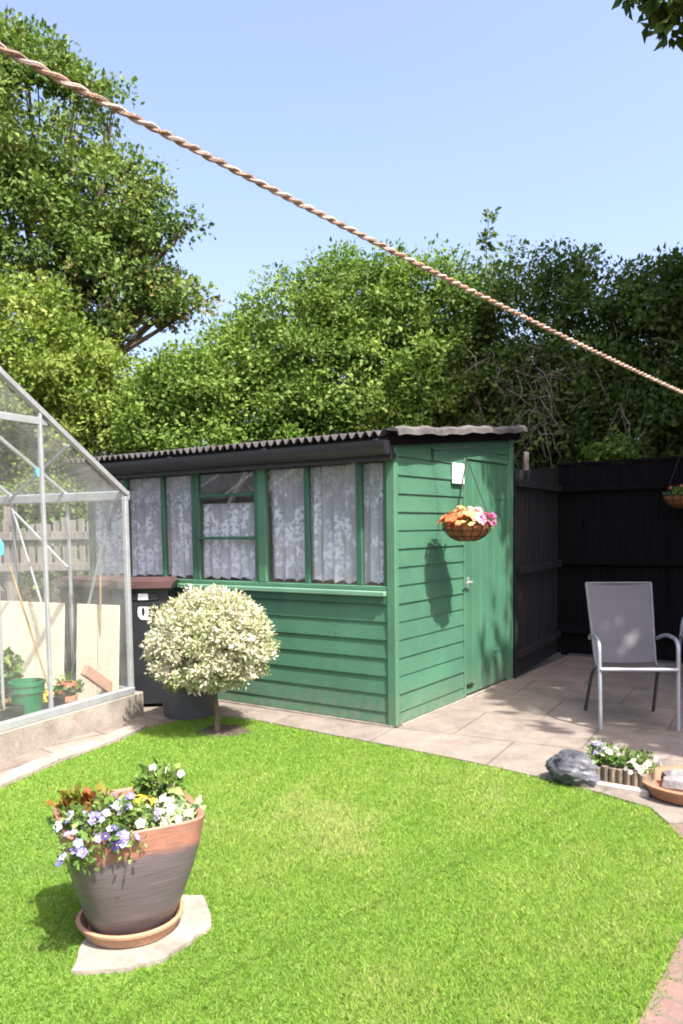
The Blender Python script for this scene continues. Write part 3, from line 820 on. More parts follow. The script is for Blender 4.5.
# picket fence beyond the greenhouse
pf = thing('picket_fence', 'weathered grey picket fence on posts seen through the greenhouse glass', 'fence', (-6.2, -.42, 0), math.atan2(.57, .82))
m = MB(); rr = random.Random(9)
for k in range(34):
    x = k * .095; h = 1.62 + rr.uniform(-.05, .04)
    if k in (14, 23): h -= .1
    m.box(x, x + .07, -.01, .01, 1.06, h, b=.004)
m.build('pickets', M['fence_grey'], pf)
for z in (1.1, 1.45):
    m = MB(); m.box(-.05, 3.3, -.05, -.012, z - .045, z + .045, b=.004); m.build('rail', M['fence_grey'], pf)
for x in (.1, 1.15, 2.2, 3.2):
    m = MB(); m.box(x, x + .12, .012, .13, 0, 1.78, b=.006); m.build('post', M['fence_grey'], pf)

# ------------------------------------------------------------------ wheelie bins
def bin_thing(label, loc, num):
    t = thing('wheelie_bin', label, 'bin', loc, rad(39), 'wheelie bins against the shed')
    def ring(w0, w1, y0, y1, z): return [(-w0, y0, z), (w0, y0, z), (w1, y1, z), (-w1, y1, z)]
    m = MB()
    R_ = [ring(.185, .185, -.19, .19, .04), ring(.225, .225, -.235, .20, 1.0), ring(.245, .245, -.26, .215, 1.005), ring(.245, .245, -.26, .215, 1.045)]
    vs = [p for r in R_ for p in r]; fs = [(0, 3, 2, 1), (12, 13, 14, 15)]
    for i in range(3):
        for k in range(4): fs.append((i * 4 + k, i * 4 + (k + 1) % 4, i * 4 + 4 + (k + 1) % 4, i * 4 + 4 + k))
    m.add(vs, fs)
    m.box(-.15, .15, -.242, -.22, .915, .985, b=.01)
    m.build('body', M['bin_plastic'], t)
    m = MB(); n = 8; vs = []; 
    for i in range(n + 1):
        y = -.29 + .53 * i / n; z = 1.10 - .0035 * (i - n / 2) ** 2 * .4
        vs += [(-.265, y, z - .03), (-.24, y, z), (.24, y, z), (.265, y, z - .03), (.255, y, z - .055), (-.255, y, z - .055)]
    fs = []
    for i in range(n):
        for k in range(6): fs.append((i * 6 + k, i * 6 + (k + 1) % 6, (i + 1) * 6 + (k + 1) % 6, (i + 1) * 6 + k))
    fs += [tuple(range(6))[::-1], tuple(n * 6 + k for k in range(6))]
    m.add(vs, fs); m.build('lid', M['bin_lid'], t)
    m = MB(); m.tube([(-.2, .26, 1.03), (.2, .26, 1.03)], .014, 8); m.build('handle', M['bin_plastic'], t, True)
    for s in (-1, 1):
        m = MB(); m.tube([(s * .20, .17, .1), (s * .245, .17, .1)], .1, 20); m.build('wheel', M['bin_plastic'], t, True)
    if num:
        cu = bpy.data.curves.new('house_number', 'FONT'); cu.body = '0'; cu.size = .17; cu.align_x = 'CENTER'; cu.extrude = .001; cu.offset = .006
        ob = bpy.data.objects.new('tmp', cu); COL.objects.link(ob)
        dg = bpy.context.evaluated_depsgraph_get()
        me = bpy.data.meshes.new_from_object(ob.evaluated_get(dg)); me.name = 'house_number'
        bpy.data.objects.remove(ob); me.materials.clear(); me.materials.append(M['sticker'])
        o = bpy.data.objects.new('house_number', me); COL.objects.link(o); o.parent = t
        o.location = (.015, -.2325, .765); o.rotation_euler = (rad(87.2), 0, 0)
        m = MB(); m.box(-.02, .06, -.2435, -.2425, .925, .975); m.build('sticker', M['sticker'], t)
    return t
bin_thing('black wheelie bin with dull red lid and a white 0 beside the round tree', (-2.265, -.365, 0), True)
bin_thing('black wheelie bin with dull red lid standing wholly behind the greenhouse glass', (-2.88, -.43, 0), False)

tub = thing('plastic_tub', 'dark grey round plastic tub on the path behind the little tree trunk', 'tub', (-1.64, -.49, .01))
m = MB(); m.lathe([(.2, 0), (.232, .26), (.245, .262), (.247, .285), (.236, .287), (.228, .262), (.0, .25)], 36); m.build('shell', M['tub'], tub, True)
m = MB(); m.lathe([(.222, .252), (.1, .262), (0, .265)], 24, wob=.03); m.build('compost', M['soil'], tub, True)

# ------------------------------------------------------------------ standard willow
wt = thing('ball_tree', 'clipped round tree with cream and pale green leaves on a thin bare stem', 'tree', (-1.06, -.79, 0))
m = MB(); m.tube([(0, 0, -.02), (.006, .004, .12), (-.012, 0, .26), (-.02, -.006, .40), (-.03, 0, .6)], [.028, .024, .022, .022, .02], 10)
for k in range(9):
    a = k * .7; m.tube([(-.025, 0, .38 + .02 * k), (.12 * math.cos(a), .12 * math.sin(a), .55 + .03 * k), (.3 * math.cos(a), .3 * math.sin(a), .62 + .03 * k)], [.012, .008, .004], 6)
m.build('trunk', M['bark'], wt, True)
foliage('crown', wt, M['leaf_willow'], [(-.04, 0, .68, .40, .36), (-.05, .0, .79, .34, .24), (.10, .0, .69, .30, .31), (-.21, 0, .66, .27, .31), (-.04, -.1, .58, .33, .24), (-.04, .14, .68, .31, .3)], 1250, 60, .029, .05, .25, zmin=.375, wscale=.45, edge=.055, align=.55)

# ------------------------------------------------------------------ flower pot group
sl_ = MB(); rr = random.Random(17); so_ = []
for i_ in range(len(SLAB)):
    a_, b_ = SLAB[i_], SLAB[(i_ + 1) % len(SLAB)]
    for k_ in range(6): so_.append((a_[0] + (b_[0] - a_[0]) * k_ / 6 + rr.gauss(0, .003), a_[1] + (b_[1] - a_[1]) * k_ / 6 + rr.gauss(0, .003)))
sl_.prism(so_, -.01, .018)
tag(sl_.build('paving_slab', M['concrete_pale']), 'pale rough concrete slab set in the lawn under the big flower pot', 'slab')
PX_, PY_ = .695, -3.105
sau = thing('pot_saucer', 'terracotta saucer under the big glazed flower pot on the lawn', 'saucer', (PX_, PY_, .018))
MB().lathe([(.14, 0), (.17, .006), (.187, .045), (.195, .047), (.197, .057), (.182, .059), (.155, .02), (0, .016)], 40).build('dish', mat('saucer_clay', c4(.33, .19, .115), .8, var=.2, scale=8), sau, True)
pot = thing('flower_pot', 'large square flower pot, bare terracotta above and dark purple brown glaze below', 'pot', (PX_, PY_, .036))
TOP = .43
prof = [(.125, 0), (.15, .02), (.184, .12), (.216, .24), (.236, .34), (.245, TOP - .01), (.247, TOP), (.240, TOP + .005), (.226, TOP - .002), (.215, TOP - .085), (.0, TOP - .09)]
m = MB(); vs = []; fs = []; seg = 64
for r, z in prof:
    sq = 2.3 + 3.2 * min(1, z / TOP)
    for k in range(seg):
        t = 2 * math.pi * k / seg; ct, st = math.cos(t), math.sin(t)
        q = r / ((abs(ct) ** sq + abs(st) ** sq) ** (1 / sq)); x, y = q * ct, q * st
        a = rad(62); vs.append((x * math.cos(a) - y * math.sin(a), x * math.sin(a) + y * math.cos(a), z))
for i in range(len(prof) - 1):
    for k in range(seg):
        fs.append((i * seg + k, i * seg + (k + 1) % seg, (i + 1) * seg + (k + 1) % seg, (i + 1) * seg + k))
fs.append(tuple(range(seg))[::-1])
m.add(vs, fs); m.build('body', M['pot'], pot, True)
m = MB(); m.lathe([(.212, TOP - .075), (.12, TOP - .06), (0, TOP - .06)], 32, sq=4.5, rot=rad(62)); m.build('soil', M['soil'], pot, True)
# directions in view terms: camera right r_, towards the viewer -d_
vr = np.array([.823, .567, 0]); vf = np.array([.57, -.82, 0])
def potpt(a, b, z): return np.array([PX_, PY_, .036 + TOP + z]) + vr * a + vf * b
def plant(name, label, mt, base, nclump, per, leaf, lobes, ws=.6, fl=None, cr=.035):
    t = thing(name, label, 'plant', tuple(base))
    V, F, tn = lobes_cloud(lobes, nclump, per, leaf, cr, .4, wscale=ws, up=.5)
    np_mesh('leaves', V, F, mt, t, tn)
    m = MB()
    for k in range(7):
        a = random.uniform(0, 6.3); lo = random.choice(lobes)
        m.tube([(.01 * math.cos(a), .01 * math.sin(a), -.05), (lo[0] * .6, lo[1] * .6, lo[2] * .5), (lo[0], lo[1], lo[2])], [.004, .003, .002], 5)
    m.build('stems', M['leafstem'], t)
    if fl:
        P, Nn, R_, tone, mm, ce = fl
        if len(P) <= 70:
            for i in range(len(P)):
                V, F, tn = flowers(P[i:i + 1], Nn[i:i + 1], R_[i:i + 1], tone[i:i + 1], 5, .12, ce); np_mesh('flower', V, F, mm, t, tn)
        else:
            V, F, tn = flowers(P, Nn, R_, tone, 5, .12, ce); np_mesh('flowers', V, F, mm, t, tn)
    return t
M['leafstem'] = mat('green_stem', c4(.10, .16, .04), .7)
def scat(n, lobes, up=.6, out=.03, toward=(.57, -.82, .3)):
    lo = np.array(lobes)[:, :5]; k = RNG.integers(0, len(lo), n); d = unit(RNG.normal(size=(n, 3)) + np.array(toward) * .9 + np.array([0, 0, up]))
    R3 = np.stack([lo[k, 3], lo[k, 3], lo[k, 4]], 1)
    return lo[k, :3] + d * (R3 + out * .5), d + np.array([0, 0, .3])
def V3(a, b, z): return tuple(vr * a + vf * b + np.array([0, 0, z]))
# violet pansies spilling over the front
lob = [(*V3(a + .04, b - .12, z + .045), r1, r2) for a, b, z, r1, r2 in ((-.08, .20, .03, .06, .035), (0, .20, .03, .06, .035), (.07, .13, .03, .055, .035), (-.09, .29, -.01, .045, .04), (.0, .255, .0, .045, .035), (-.16, .15, .01, .045, .035), (-.10, .315, -.075, .035, .05), (.0, .09, .04, .06, .035), (.05, .24, -.02, .035, .03))]
P, Nn = scat(68, lob)
plant('pansies', 'lilac and violet pansies trailing over the front rim of the big pot', M['leaf_bed'], potpt(-.04, .12, -.045), 60, 20, .025, lob, .55, (P, Nn, RNG.uniform(.012, .020, 68), np.clip(RNG.normal(.55, .22, 68), 0, .9), M['pansy'], 1.0))
lob = [(*V3(.0, .0, .05), .05, .035), (*V3(.045, .01, .05), .04, .03)]
P, Nn = scat(12, lob)
plant('yellow_violas', 'yellow violas in the middle of the big pot', M['leaf_bed'], potpt(.02, -.01, -.05), 14, 18, .03, lob, .55, (P, Nn, RNG.uniform(.015, .023, 12), RNG.uniform(.2, .7, 12), M['petal_yellow'], 1.0))
lob = [(*V3(-.01, .0, .055), .05, .04), (*V3(-.045, .0, .055), .04, .035), (*V3(.035, .0, .04), .045, .04)]
plant('bronze_plant', 'low plant with bronze red leaves at the left back of the big pot', M['leaf_bronze'], potpt(-.155, -.02, -.05), 30, 15, .038, lob, .75, None, .03)
lob = [(*V3(.0, .0, .06), .045, .05), (*V3(.03, .0, .12), .035, .04), (*V3(-.02, .0, .12), .03, .04)]
P = np.array([V3(-.02, .0, .18), V3(.03, -.01, .17), V3(.085, .0, .155), V3(.0, .02, .14), V3(.05, .02, .12)]) 
plant('white_flowered_plant', 'upright leafy plant with a few white flowers at the back of the big pot', M['leaf_bed'], potpt(.09, -.12, -.06), 30, 18, .036, lob, .5, (P, np.tile(np.array([[.4, -.5, .8]]), (5, 1)), np.full(5, .018), np.full(5, .55), M['petal_white'], .8))
lob = [(*V3(.0, .0, .05), .06, .045), (*V3(.05, -.01, .03), .045, .03), (*V3(-.03, .04, .02), .045, .03), (*V3(.04, .04, .03), .04, .03)]
P, Nn = scat(16, lob)
plant('white_edged_plant', 'pale plant with white edged leaves at the right corner of the big pot', M['leaf_white'], potpt(.15, .02, -.055), 30, 16, .034, lob, .6, (P, Nn, RNG.uniform(.012, .02, 16), RNG.uniform(.4, .7, 16), M['petal_white'], .8))

# ------------------------------------------------------------------ garden chairs
def make_chair():
    t = thing('garden_chair', '', 'chair', (0, 0, 0), 0, 'grey garden armchairs on the patio')
    def arc(p):  # smooth a polyline
        out = [Vector(p[0])]
        for i in range(1, len(p) - 1):
            a, b, c = Vector(p[i - 1]), Vector(p[i]), Vector(p[i + 1])
            for k in range(7):
                s = k / 6
                e0 = b + (a - b) * min(.5, .09 / max((a - b).length, .01)); e1 = b + (c - b) * min(.5, .09 / max((c - b).length, .01))
                out.append(e0 * (1 - s) ** 2 + b * 2 * s * (1 - s) + e1 * s * s)
        out.append(Vector(p[-1])); return out
    for s in (-1, 1):
        m = MB(); m.tube(arc([(s * .270, -.275, 0), (s * .274, -.245, .40), (s * .276, -.225, .645), (s * .272, .06, .655), (s * .255, .235, .60)]), .0145, 10)
        m.build('arm', M['chair_metal'], t, True)
        m = MB(); m.tube(arc([(s * .262, .345, 0), (s * .245, .17, .36), (s * .235, -.0, .415)]), .0135, 10); m.build('rear_leg', M['chair_shaded'], t, True)
        m = MB(); m.tube(arc([(s * .228, -.255, .435), (s * .222, .15, .395), (s * .25, .42, 1.02)]), .010, 10); m.build('side_rail', M['chair_rail'], t, True)
    m = MB(); m.tube([(-.27, -.252, .438), (.27, -.252, .438)], .0155, 10); m.build('front_bar', M['chair_metal'], t, True)
    m = MB(); m.tube([(-.25, .165, .36), (.25, .165, .36)], .011, 8); m.build('rear_bar', M['chair_metal'], t, True)
    m = MB(); m.tube([(-.25, .42, 1.018), (.25, .42, 1.018)], .008, 8); m.build('top_bar', M['chair_rail'], t, True)
    prof_ = [(-.258, .449, .222), (-.1, .425, .220), (.05, .405, .219), (.12, .402, .219)]
    bk = [(.158, .43, .221), (.20, .53, .226), (.255, .66, .233), (.32, .80, .241), (.38, .93, .247), (.415, 1.025, .250)]
    def sheet(pr, name):
        nx = 10; vs = []; fs = []
        for (y, z, w_) in pr:
            for i in range(nx + 1):
                u = i / nx * 2 - 1; vs.append((w_ * u, y + .012 * (1 - u * u), z - .014 * (1 - u * u)))
        o = len(vs); vs += [(a, b + .003, c - .003) for a, b, c in vs]
        k = nx + 1
        for j in range(len(pr) - 1):
            for i in range(nx):
                q = j * k + i; fs += [(q, q + 1, q + k + 1, q + k), (o + q, o + q + k, o + q + k + 1, o + q + 1)]
        nj = len(pr) - 1
        for i in range(nx): fs += [(i, o + i, o + i + 1, i + 1), (nj * k + i, nj * k + i + 1, o + nj * k + i + 1, o + nj * k + i)]
        for j in range(nj): fs += [(j * k, (j + 1) * k, o + (j + 1) * k, o + j * k), (j * k + nx, o + j * k + nx, o + (j + 1) * k + nx, (j + 1) * k + nx)]
        MB().add(vs, fs).build(name, M['sling'], t, True)
    sheet(prof_, 'seat'); sheet(bk, 'backrest')
    return t
ch = make_chair()
ch.location = (1.57 - .275 * .474 - .03, .855 + .275 * .88 - .016, .012); ch.rotation_euler = (0, 0, rad(28.3))
ch['label'] = 'grey sling garden armchair standing at the edge of the shade on the patio'
c2 = copy_tree(ch); c2.location = (1.755, 2.70, .012); c2.rotation_euler = (0, 0, rad(-60))
c2['label'] = 'grey garden armchair deep in shade close to the dark back fence'

# ------------------------------------------------------------------ things on the patio edge
from mathutils import noise as mnoise
m = MB(); vs = []; fs = []; nu, nv = 64, 34
for i in range(nu):
    for j in range(nv + 1):
        a = 2 * math.pi * i / nu; b = math.pi * j / nv
        d = Vector((math.sin(b) * math.cos(a), math.sin(b) * math.sin(a), -math.cos(b)))
        k = 1 + .22 * mnoise.noise(d * 1.6 + Vector((3, 1, 7))) + .10 * abs(mnoise.noise(d * 4.2)) + .06 * mnoise.noise(d * 8) - .07 * abs(mnoise.noise(Vector((d.x * 5, d.y * 12, d.z * 12)))) - .03 * abs(mnoise.noise(d * 17))
        p = Vector((d.x * .165, d.y * .13, d.z * .10 + .078)) 
        p = Vector((p.x * k, p.y * k, 0.078 + (p.z - .078) * k))
        p.z -= .035 * max(0, p.x / .165); p.z = max(p.z, .002 * (1 + d.z))
        vs.append(p)
for i in range(nu):
    for j in range(nv):
        q = i * (nv + 1) + j; q2 = ((i + 1) % nu) * (nv + 1) + j
        fs.append((q, q2, q2 + 1, q + 1))
bag = thing('plastic_sack', 'slumped grey plastic sack on the patio edge beside the log planter', 'sack', (1.535, -.53, .012), rad(8))
MB().add(vs, fs).build('sack', mat('grey_polythene', c4(.075, .078, .092), .5, spec=.3, var=.6, scale=7, bump=.4, bscale=16), bag, True)
m = MB(); m.lathe([(.05, .118), (.026, .138), (.018, .15), (.03, .168), (.012, .172), (.0, .16)], 16, (-.05, .03, 0), wob=.6); m.build('tied_neck', M['tub'], bag, True)

tr = thing('log_planter', 'small log sided planter with pale flowers on the patio edge next to the grey sack', 'planter', (1.745, -.455, .012), rad(0))
logm = mat('split_log', c4(.15, .115, .082), .9, var=.5, scale=9, stretch=(1, 1, .3), bump=.8, bscale=30)
hw, hd = .165, .095
m = MB()
for k in range(9):
    x = -hw + 2 * hw * k / 8; h = .118 + random.uniform(-.012, .012)
    for y in (-hd, hd): m.tube([(x, y, 0), (x, y, h)], .021, 9)
for k in range(1, 4):
    y = -hd + 2 * hd * k / 4
    for x in (-hw, hw): m.tube([(x, y, 0), (x, y, .118 + random.uniform(-.01, .01))], .021, 9)
m.build('log_sides', logm, tr, True)
m = MB(); m.box(-hw, hw, -hd, hd, .0, .10); m.build('soil', M['soil'], tr)
lob = [(-.1, 0, .05, .06, .05), (.0, 0, .045, .07, .04), (.1, 0, .045, .06, .04), (-.14, -.06, .03, .04, .03), (.05, -.07, .02, .04, .03)]
P, Nn = scat(40, lob)
plant('white_alyssum', 'mound of small white flowers growing in the log planter', M['leaf_bed'], (1.775, -.455, .115), 50, 20, .026, lob, .5, (P + np.array([.03, 0, 0]), Nn, RNG.uniform(.011, .019, 40), RNG.uniform(.4, .7, 40), M['petal_white'], .7), .035)
lob = [(-.0, 0, .06, .045, .05)]
P, Nn = scat(12, lob)
plant('lilac_pansies', 'few lilac flowers at the sack end of the log planter', M['leaf_bed'], (1.625, -.44, .115), 12, 16, .028, lob, .5, (P, Nn, RNG.uniform(.013, .019, 12), RNG.uniform(.3, .7, 12), M['pansy'], 1.), .03)
tag(MB().box(1.56, 1.95, -.60, -.545, .0, .05, b=.01).build('edging_stone', M['concrete']), 'grey kerb stone lying in front of the log planter', 'stone')

su = thing('terracotta_saucer', 'wide shallow terracotta bowl with a grey stone in it at the right patio edge', 'saucer', (2.135, -.42, .012))
MB().lathe([(.2, 0), (.235, .01), (.255, .06), (.268, .062), (.272, .078), (.245, .082), (.225, .03), (0, .022)], 44).build('bowl', mat('orange_clay', c4(.34, .145, .085), .7, var=.25, scale=6, bump=.1), su, True)
m = MB(); m.lathe([(.10, 0), (.12, .03), (.11, .07), (.07, .09), (.05, .085), (.035, .05), (0, .045)], 20, wob=.25)
st = thing('hollow_stone', 'grey hollowed stone lying in the terracotta bowl', 'stone', (2.09, -.42, .036)); m.build('stone', mat('grey_stone', c4(.19, .18, .18), .9, var=.35, scale=9, bump=.8, bscale=30), st, True)

# ------------------------------------------------------------------ greenhouse
GA = math.atan2(-.98841, .15184)
gh = thing('greenhouse', 'aluminium framed glass greenhouse on a low pale concrete base', 'greenhouse', (-1.973, -.721, 0), GA)
W, LG, ZP, ZE, ZR = 2.54, 2.5, .2, 1.765, 2.53
X0, X1 = .075, 2.465   # local: x = s along the gable, y = -u along the length
m = MB()
m.box(-.02, W + .02, -.11, .03, -.02, ZP, b=.008); m.box(-.02, W + .02, -LG - .03, -LG + .11, -.02, ZP, b=.008)
m.box(-.018, .11, -LG + .11, -.11, -.02, ZP - .002); m.box(W - .11, W + .018, -LG + .11, -.11, -.02, ZP - .002)
m.build('base_wall', M['concrete_pale'], gh)
tag(MB().add([tuple((Matrix.Translation((-1.973, -.721, 0)) @ Matrix.Rotation(GA, 4, 'Z')) @ Vector(p)) for p in ((0, -LG, .012), (W, -LG, .012), (W, 0, .012), (0, 0, .012))], [(0, 1, 2, 3)]).build('greenhouse_floor', mat('floor_gravel', c4(.34, .29, .24), .95, var=.4, scale=20, bump=.8)), kind='structure')
def bar(name, p, q, w_=.03, h_=.03):
    m = MB(); m.beam(p, q, w_, h_, b=.004); return m.build(name, M['steel'], gh)
def gz(s): return ZE + (ZR - ZE) * (1 - abs(s - W / 2) / (W / 2 - X0))
m = MB(); m.box(X0, X1, -.035, .025, ZP, ZP + .055, b=.004); m.build('sill_rail', M['steel'], gh)
m = MB(); m.box(X0, X1, -LG - .025, -LG + .035, ZP, ZP + .055, b=.004); m.build('sill_rail', M['steel'], gh)
for x in (X0, X1):
    m = MB(); m.box(x - .02, x + .03, -LG + .035, -.035, ZP, ZP + .05, b=.004); m.build('sill_rail', M['steel'], gh)
    m = MB(); m.box(x - .045, x + .045, -LG, 0, ZE - .03, ZE + .045, b=.008); m.build('eaves_gutter', M['steel'], gh)
m = MB(); m.box(W / 2 - .03, W / 2 + .03, -LG, 0, ZR - .02, ZR + .04, b=.006); m.build('ridge', M['steel'], gh)
for y in (0, -LG):
    for x in (X0 + .02, X1 - .02): bar('corner_post', (x, y, ZP + .05), (x, y, ZE), .038, .038)
    for s_ in (X0, X1): bar('rafter', (s_, y, ZE + .02), (W / 2, y, ZR + .02), .04, .04)
    for s_ in (.93, W - .93): bar('gable_post', (s_, y, ZP + .05), (s_, y, gz(s_)), .024, .03)
    bar('gable_bar', (.86, y - .012, 2.255), (W - .86, y - .012, 2.255), .025, .05)
for u in (.62, 1.24, 1.86):
    for x in (X0, X1):
        bar('glazing_bar', (x, -u, ZP + .05), (x, -u, ZE - .03), .022, .03)
        bar('roof_bar', (x, -u, ZE + .03), (W / 2, -u, ZR), .022, .03)
for (x, p, q) in ((X0 + .03, .12, .62), (X0 + .03, 1.22, .7)):
    bar('brace', (x, -p, 1.7), (x, -q, .3), .018, .02)
bar('brace', (.12, -1.24, ZE + .0), (.62, -.05, 2.12), .02, .02)
bar('brace', (.10, -.62, 1.2), (.10, -1.24, 1.7), .018, .02)
def pane(pts):
    MB().add(pts, [tuple(range(len(pts)))]).build('pane', M['glass'], gh)
for y in (-.006, -LG + .006):
    for a, b in ((X0 + .04, .915), (.945, W - .945), (W - .915, X1 - .04)):
        if b - a > .6 and a > .5 and b < W - .5:
            pane([(a, y, ZP + .05), (b, y, ZP + .05), (b, y, 2.23), (a, y, 2.23)])
            pane([(.9, y, 2.28), (W - .9, y, 2.28), (W / 2, y, ZR)])
        else:
            pane([(a, y, ZP + .05), (b, y, ZP + .05), (b, y, gz(b) - .02), (a, y, gz(a) - .02)])
for x in (X0, X1):
    for k in range(4):
        ya, yb = -.62 * k - .015, -(.62 * (k + 1) if k < 3 else LG) + .015
        pane([(x, ya, ZP + .05), (x, yb, ZP + .05), (x, yb, ZE - .03), (x, ya, ZE - .03)])
        pane([(x, ya, ZE + .04), (x, yb, ZE + .04), (W / 2, yb, ZR), (W / 2, ya, ZR)])
# things in the greenhouse (world positions from local s,u,z)
GM = Matrix.Translation((-1.973, -.721, 0)) @ Matrix.Rotation(GA, 4, 'Z')
def gw(s, u, z): return tuple(GM @ Vector((s, -u, z)))
def cream(u0, u1, label, lean):
    t = thing('cream_panel', label, 'panel', gw(.19, (u0 + u1) / 2, .012), GA, 'cream panels leaning in the greenhouse')
    m = MB(); h = .90; wd_ = (u1 - u0) / 2
    n = max(2, int((u1 - u0) / .16))
    for k in range(n):
        a = -wd_ + 2 * wd_ * k / n; b = -wd_ + 2 * wd_ * (k + 1) / n
        Mx = Matrix.Rotation(lean, 4, 'Y')
        m.box(0, .014, a + .005, b - .005, 0, h, Mx, b=.003)
    m.build('sheet', M['board_cream'], t)
cream(.05, .50, 'narrower cream board leaning inside the greenhouse next to the corner by the bins', rad(-4))
cream(.63, 1.75, 'wide cream board leaning inside the greenhouse behind the green bucket', rad(-4))
t = thing('green_bucket', 'bright green ribbed plastic bucket standing inside the greenhouse', 'bucket', gw(.90, .26, .10))
m = MB(); m.lathe([(.088, 0), (.108, .25), (.12, .255), (.12, .30), (.127, .305), (.127, .33), (.117, .332), (.112, .28), (.092, .02), (0, .02)], 28); m.build('shell', M['green_plastic'], t, True)
m = MB(); m.tube([(.122 * math.cos(a), .122 * math.sin(a) * .2 - .10 * math.sin(a), .32 - .10 * math.sin(a)) for a in np.linspace(0, math.pi, 14)], .005, 6); m.build('handle', M['iron'], t)
def gtray(s0, s1, u0, u1, label, z=.10):
    c = gw((s0 + s1) / 2, (u0 + u1) / 2, z); t = thing('seed_tray', label, 'tray', c, GA, 'black trays on the greenhouse staging')
    a, b = (s1 - s0) / 2, (u1 - u0) / 2
    m = MB(); m.box(-a, a, -b, -b + .01, 0, .2); m.box(-a, a, b - .01, b, 0, .2); m.box(-a, -a + .01, -b + .01, b - .01, 0, .2); m.box(a - .01, a, -b + .01, b - .01, 0, .2); m.box(-a + .01, a - .01, -b + .01, b - .01, 0, .1)
    m.build('tray', M['black_plastic'], t)
    m = MB(); m.box(-a + .012, a - .012, -b + .012, b - .012, .1, .18); m.build('compost', M['soil'], t)
    return c
stg = thing('low_staging', 'low timber staging shelf inside the greenhouse under the bucket and trays', 'shelf', gw(.75, .32, 0), GA)
m = MB()
for k in range(4): m.box(-.62, .95, -.2 + k * .1, -.2 + k * .1 + .085, .075, .098, b=.003)
m.build('slats', M['fence_grey'], stg)
for x in (-.55, .2, .88):
    m = MB(); m.box(x, x + .05, -.19, .18, .012, .073); m.build('bearer', M['fence_grey'], stg)
gtray(.68, .78, .12, .42, 'narrow black tray of seedlings to the right of the green bucket')
gtray(1.06, 1.36, .12, .42, 'black tray of seedlings to the left of the green bucket')
lob = [(0, 0, .05, .05, .04)]
P, Nn = scat(12, lob, toward=(1, 0, .4))
plant('marigolds', 'orange and yellow marigolds beside the green bucket in the greenhouse', M['leaf_bed'], gw(.73, .24, .22), 14, 16, .03, lob, .5, (P, Nn, RNG.uniform(.016, .026, 12), RNG.uniform(.0, .7, 12), M['petal_yellow'], .0))
lob = [(-.06, .05, .05, .05, .05), (.06, -.05, .05, .05, .05)]
plant('seedlings', 'reddish leaved seedlings at the left end of the greenhouse staging', M['leaf_bronze'], gw(1.2, .27, .22), 24, 16, .035, lob, .5)
for (s_, u_2, r0, lab) in ((.585, .2, .075, 'terracotta pot standing nearest the glass beside the greenhouse post'), (.50, .36, .085, 'terracotta pot standing farther back behind the leaning plank')):
    t = thing('clay_pot', lab, 'pot', gw(s_, u_2, .099), 0, 'clay pots in the greenhouse')
    m = MB(); m.lathe([(r0 * .65, 0), (r0 * .95, .13), (r0 * 1.08, .132), (r0 * 1.1, .17), (r0 * .95, .172), (r0 * .9, .14), (0, .135)], 24); m.build('shell', M['terracotta'], t, True)
lob = [(0, 0, .06, .07, .06)]
P, Nn = scat(16, lob, toward=(1, 0, .4))
plant('red_geranium', 'red flowering plant in a clay pot inside the greenhouse', M['leaf_bed'], gw(.585, .2, .25), 14, 16, .04, lob, .7, (P, Nn, RNG.uniform(.018, .03, 16), RNG.uniform(0, 1, 16), M['petal_red'], .5))
m = MB(); m.beam(gw(.43, .16, .44), gw(.14, .13, .22), .05, .085, b=.004); tag(m.build('leaning_plank', M['plank']), 'short reddish plank leaning down towards the greenhouse corner', 'plank')
wb = thing('white_bag', 'small white bag lying on the greenhouse floor under the plank', 'bag', gw(.40, .16, .1)); MB().lathe([(.03, 0), (.075, .02), (.085, .06), (.06, .1), (.03, .11), (0, .105)], 18, wob=.2).build('bag', M['white'], wb, True)
for (a, b, lab) in (((.12, .30, .02), (.18, .20, 1.15), 'thin brown cane leaning near the greenhouse corner post'), ((.55, .30, .02), (.75, .55, 1.25), 'thin brown cane leaning behind the red flowers')):
    m = MB(); m.tube([gw(*a), gw(*b)], .008, 6); tag(m.build('garden_cane', M['cane']), lab, 'cane', 'canes in the greenhouse')
for (s_, u_2, r0, lab) in ((1.12, .62, .10, 'old clay pot on the greenhouse floor behind the left tray'), (.80, .62, .085, 'old clay pot on the greenhouse floor behind the green bucket')):
    t = thing('clay_pot', lab, 'pot', gw(s_, u_2, .012), 0, 'clay pots in the greenhouse')
    m = MB(); m.lathe([(r0 * .65, 0), (r0 * .95, .2), (r0 * 1.08, .202), (r0 * 1.1, .25), (r0 * .95, .252), (r0 * .9, .2), (0, .19)], 24); m.build('shell', M['terracotta'], t, True)
    lob = [(0, 0, .16, .10, .15), (.05, .03, .3, .08, .12)]
    tp = thing('young_plant', 'leafy young plant growing in the ' + lab.split(' on ')[0] + (' behind the left tray' if s_ > 1 else ' behind the green bucket'), 'plant', gw(s_, u_2, .2))
    V, F, tn = lobes_cloud(lob, 30, 14, .06, .06, .4); np_mesh('leaves', V, F, M['leaf_bed'], tp, tn)
    m = MB(); m.tube([(0, 0, -.01), (.02, .01, .2), (.04, .02, .4)], [.006, .005, .003], 6); m.build('stem', M['leafstem'], tp)
hd_ = thing('blue_disc', 'small light blue disc hung from the greenhouse frame near its roof slope', 'disc', gw(.80, .17, 1.92))
m = MB(); m.tube([tuple(Vector((.0, 0, 0))), (.014, .002, 0)], .035, 20); m.build('disc', M['blue_plastic'], hd_)
m = MB(); m.tube([(.007, 0, .03), (.0, 0, .2)], .002, 5); m.build('string', M['iron'], hd_)
bl = thing('watering_can', 'light blue can on a pole at the left edge inside the greenhouse', 'can', gw(1.19, .17, .1))
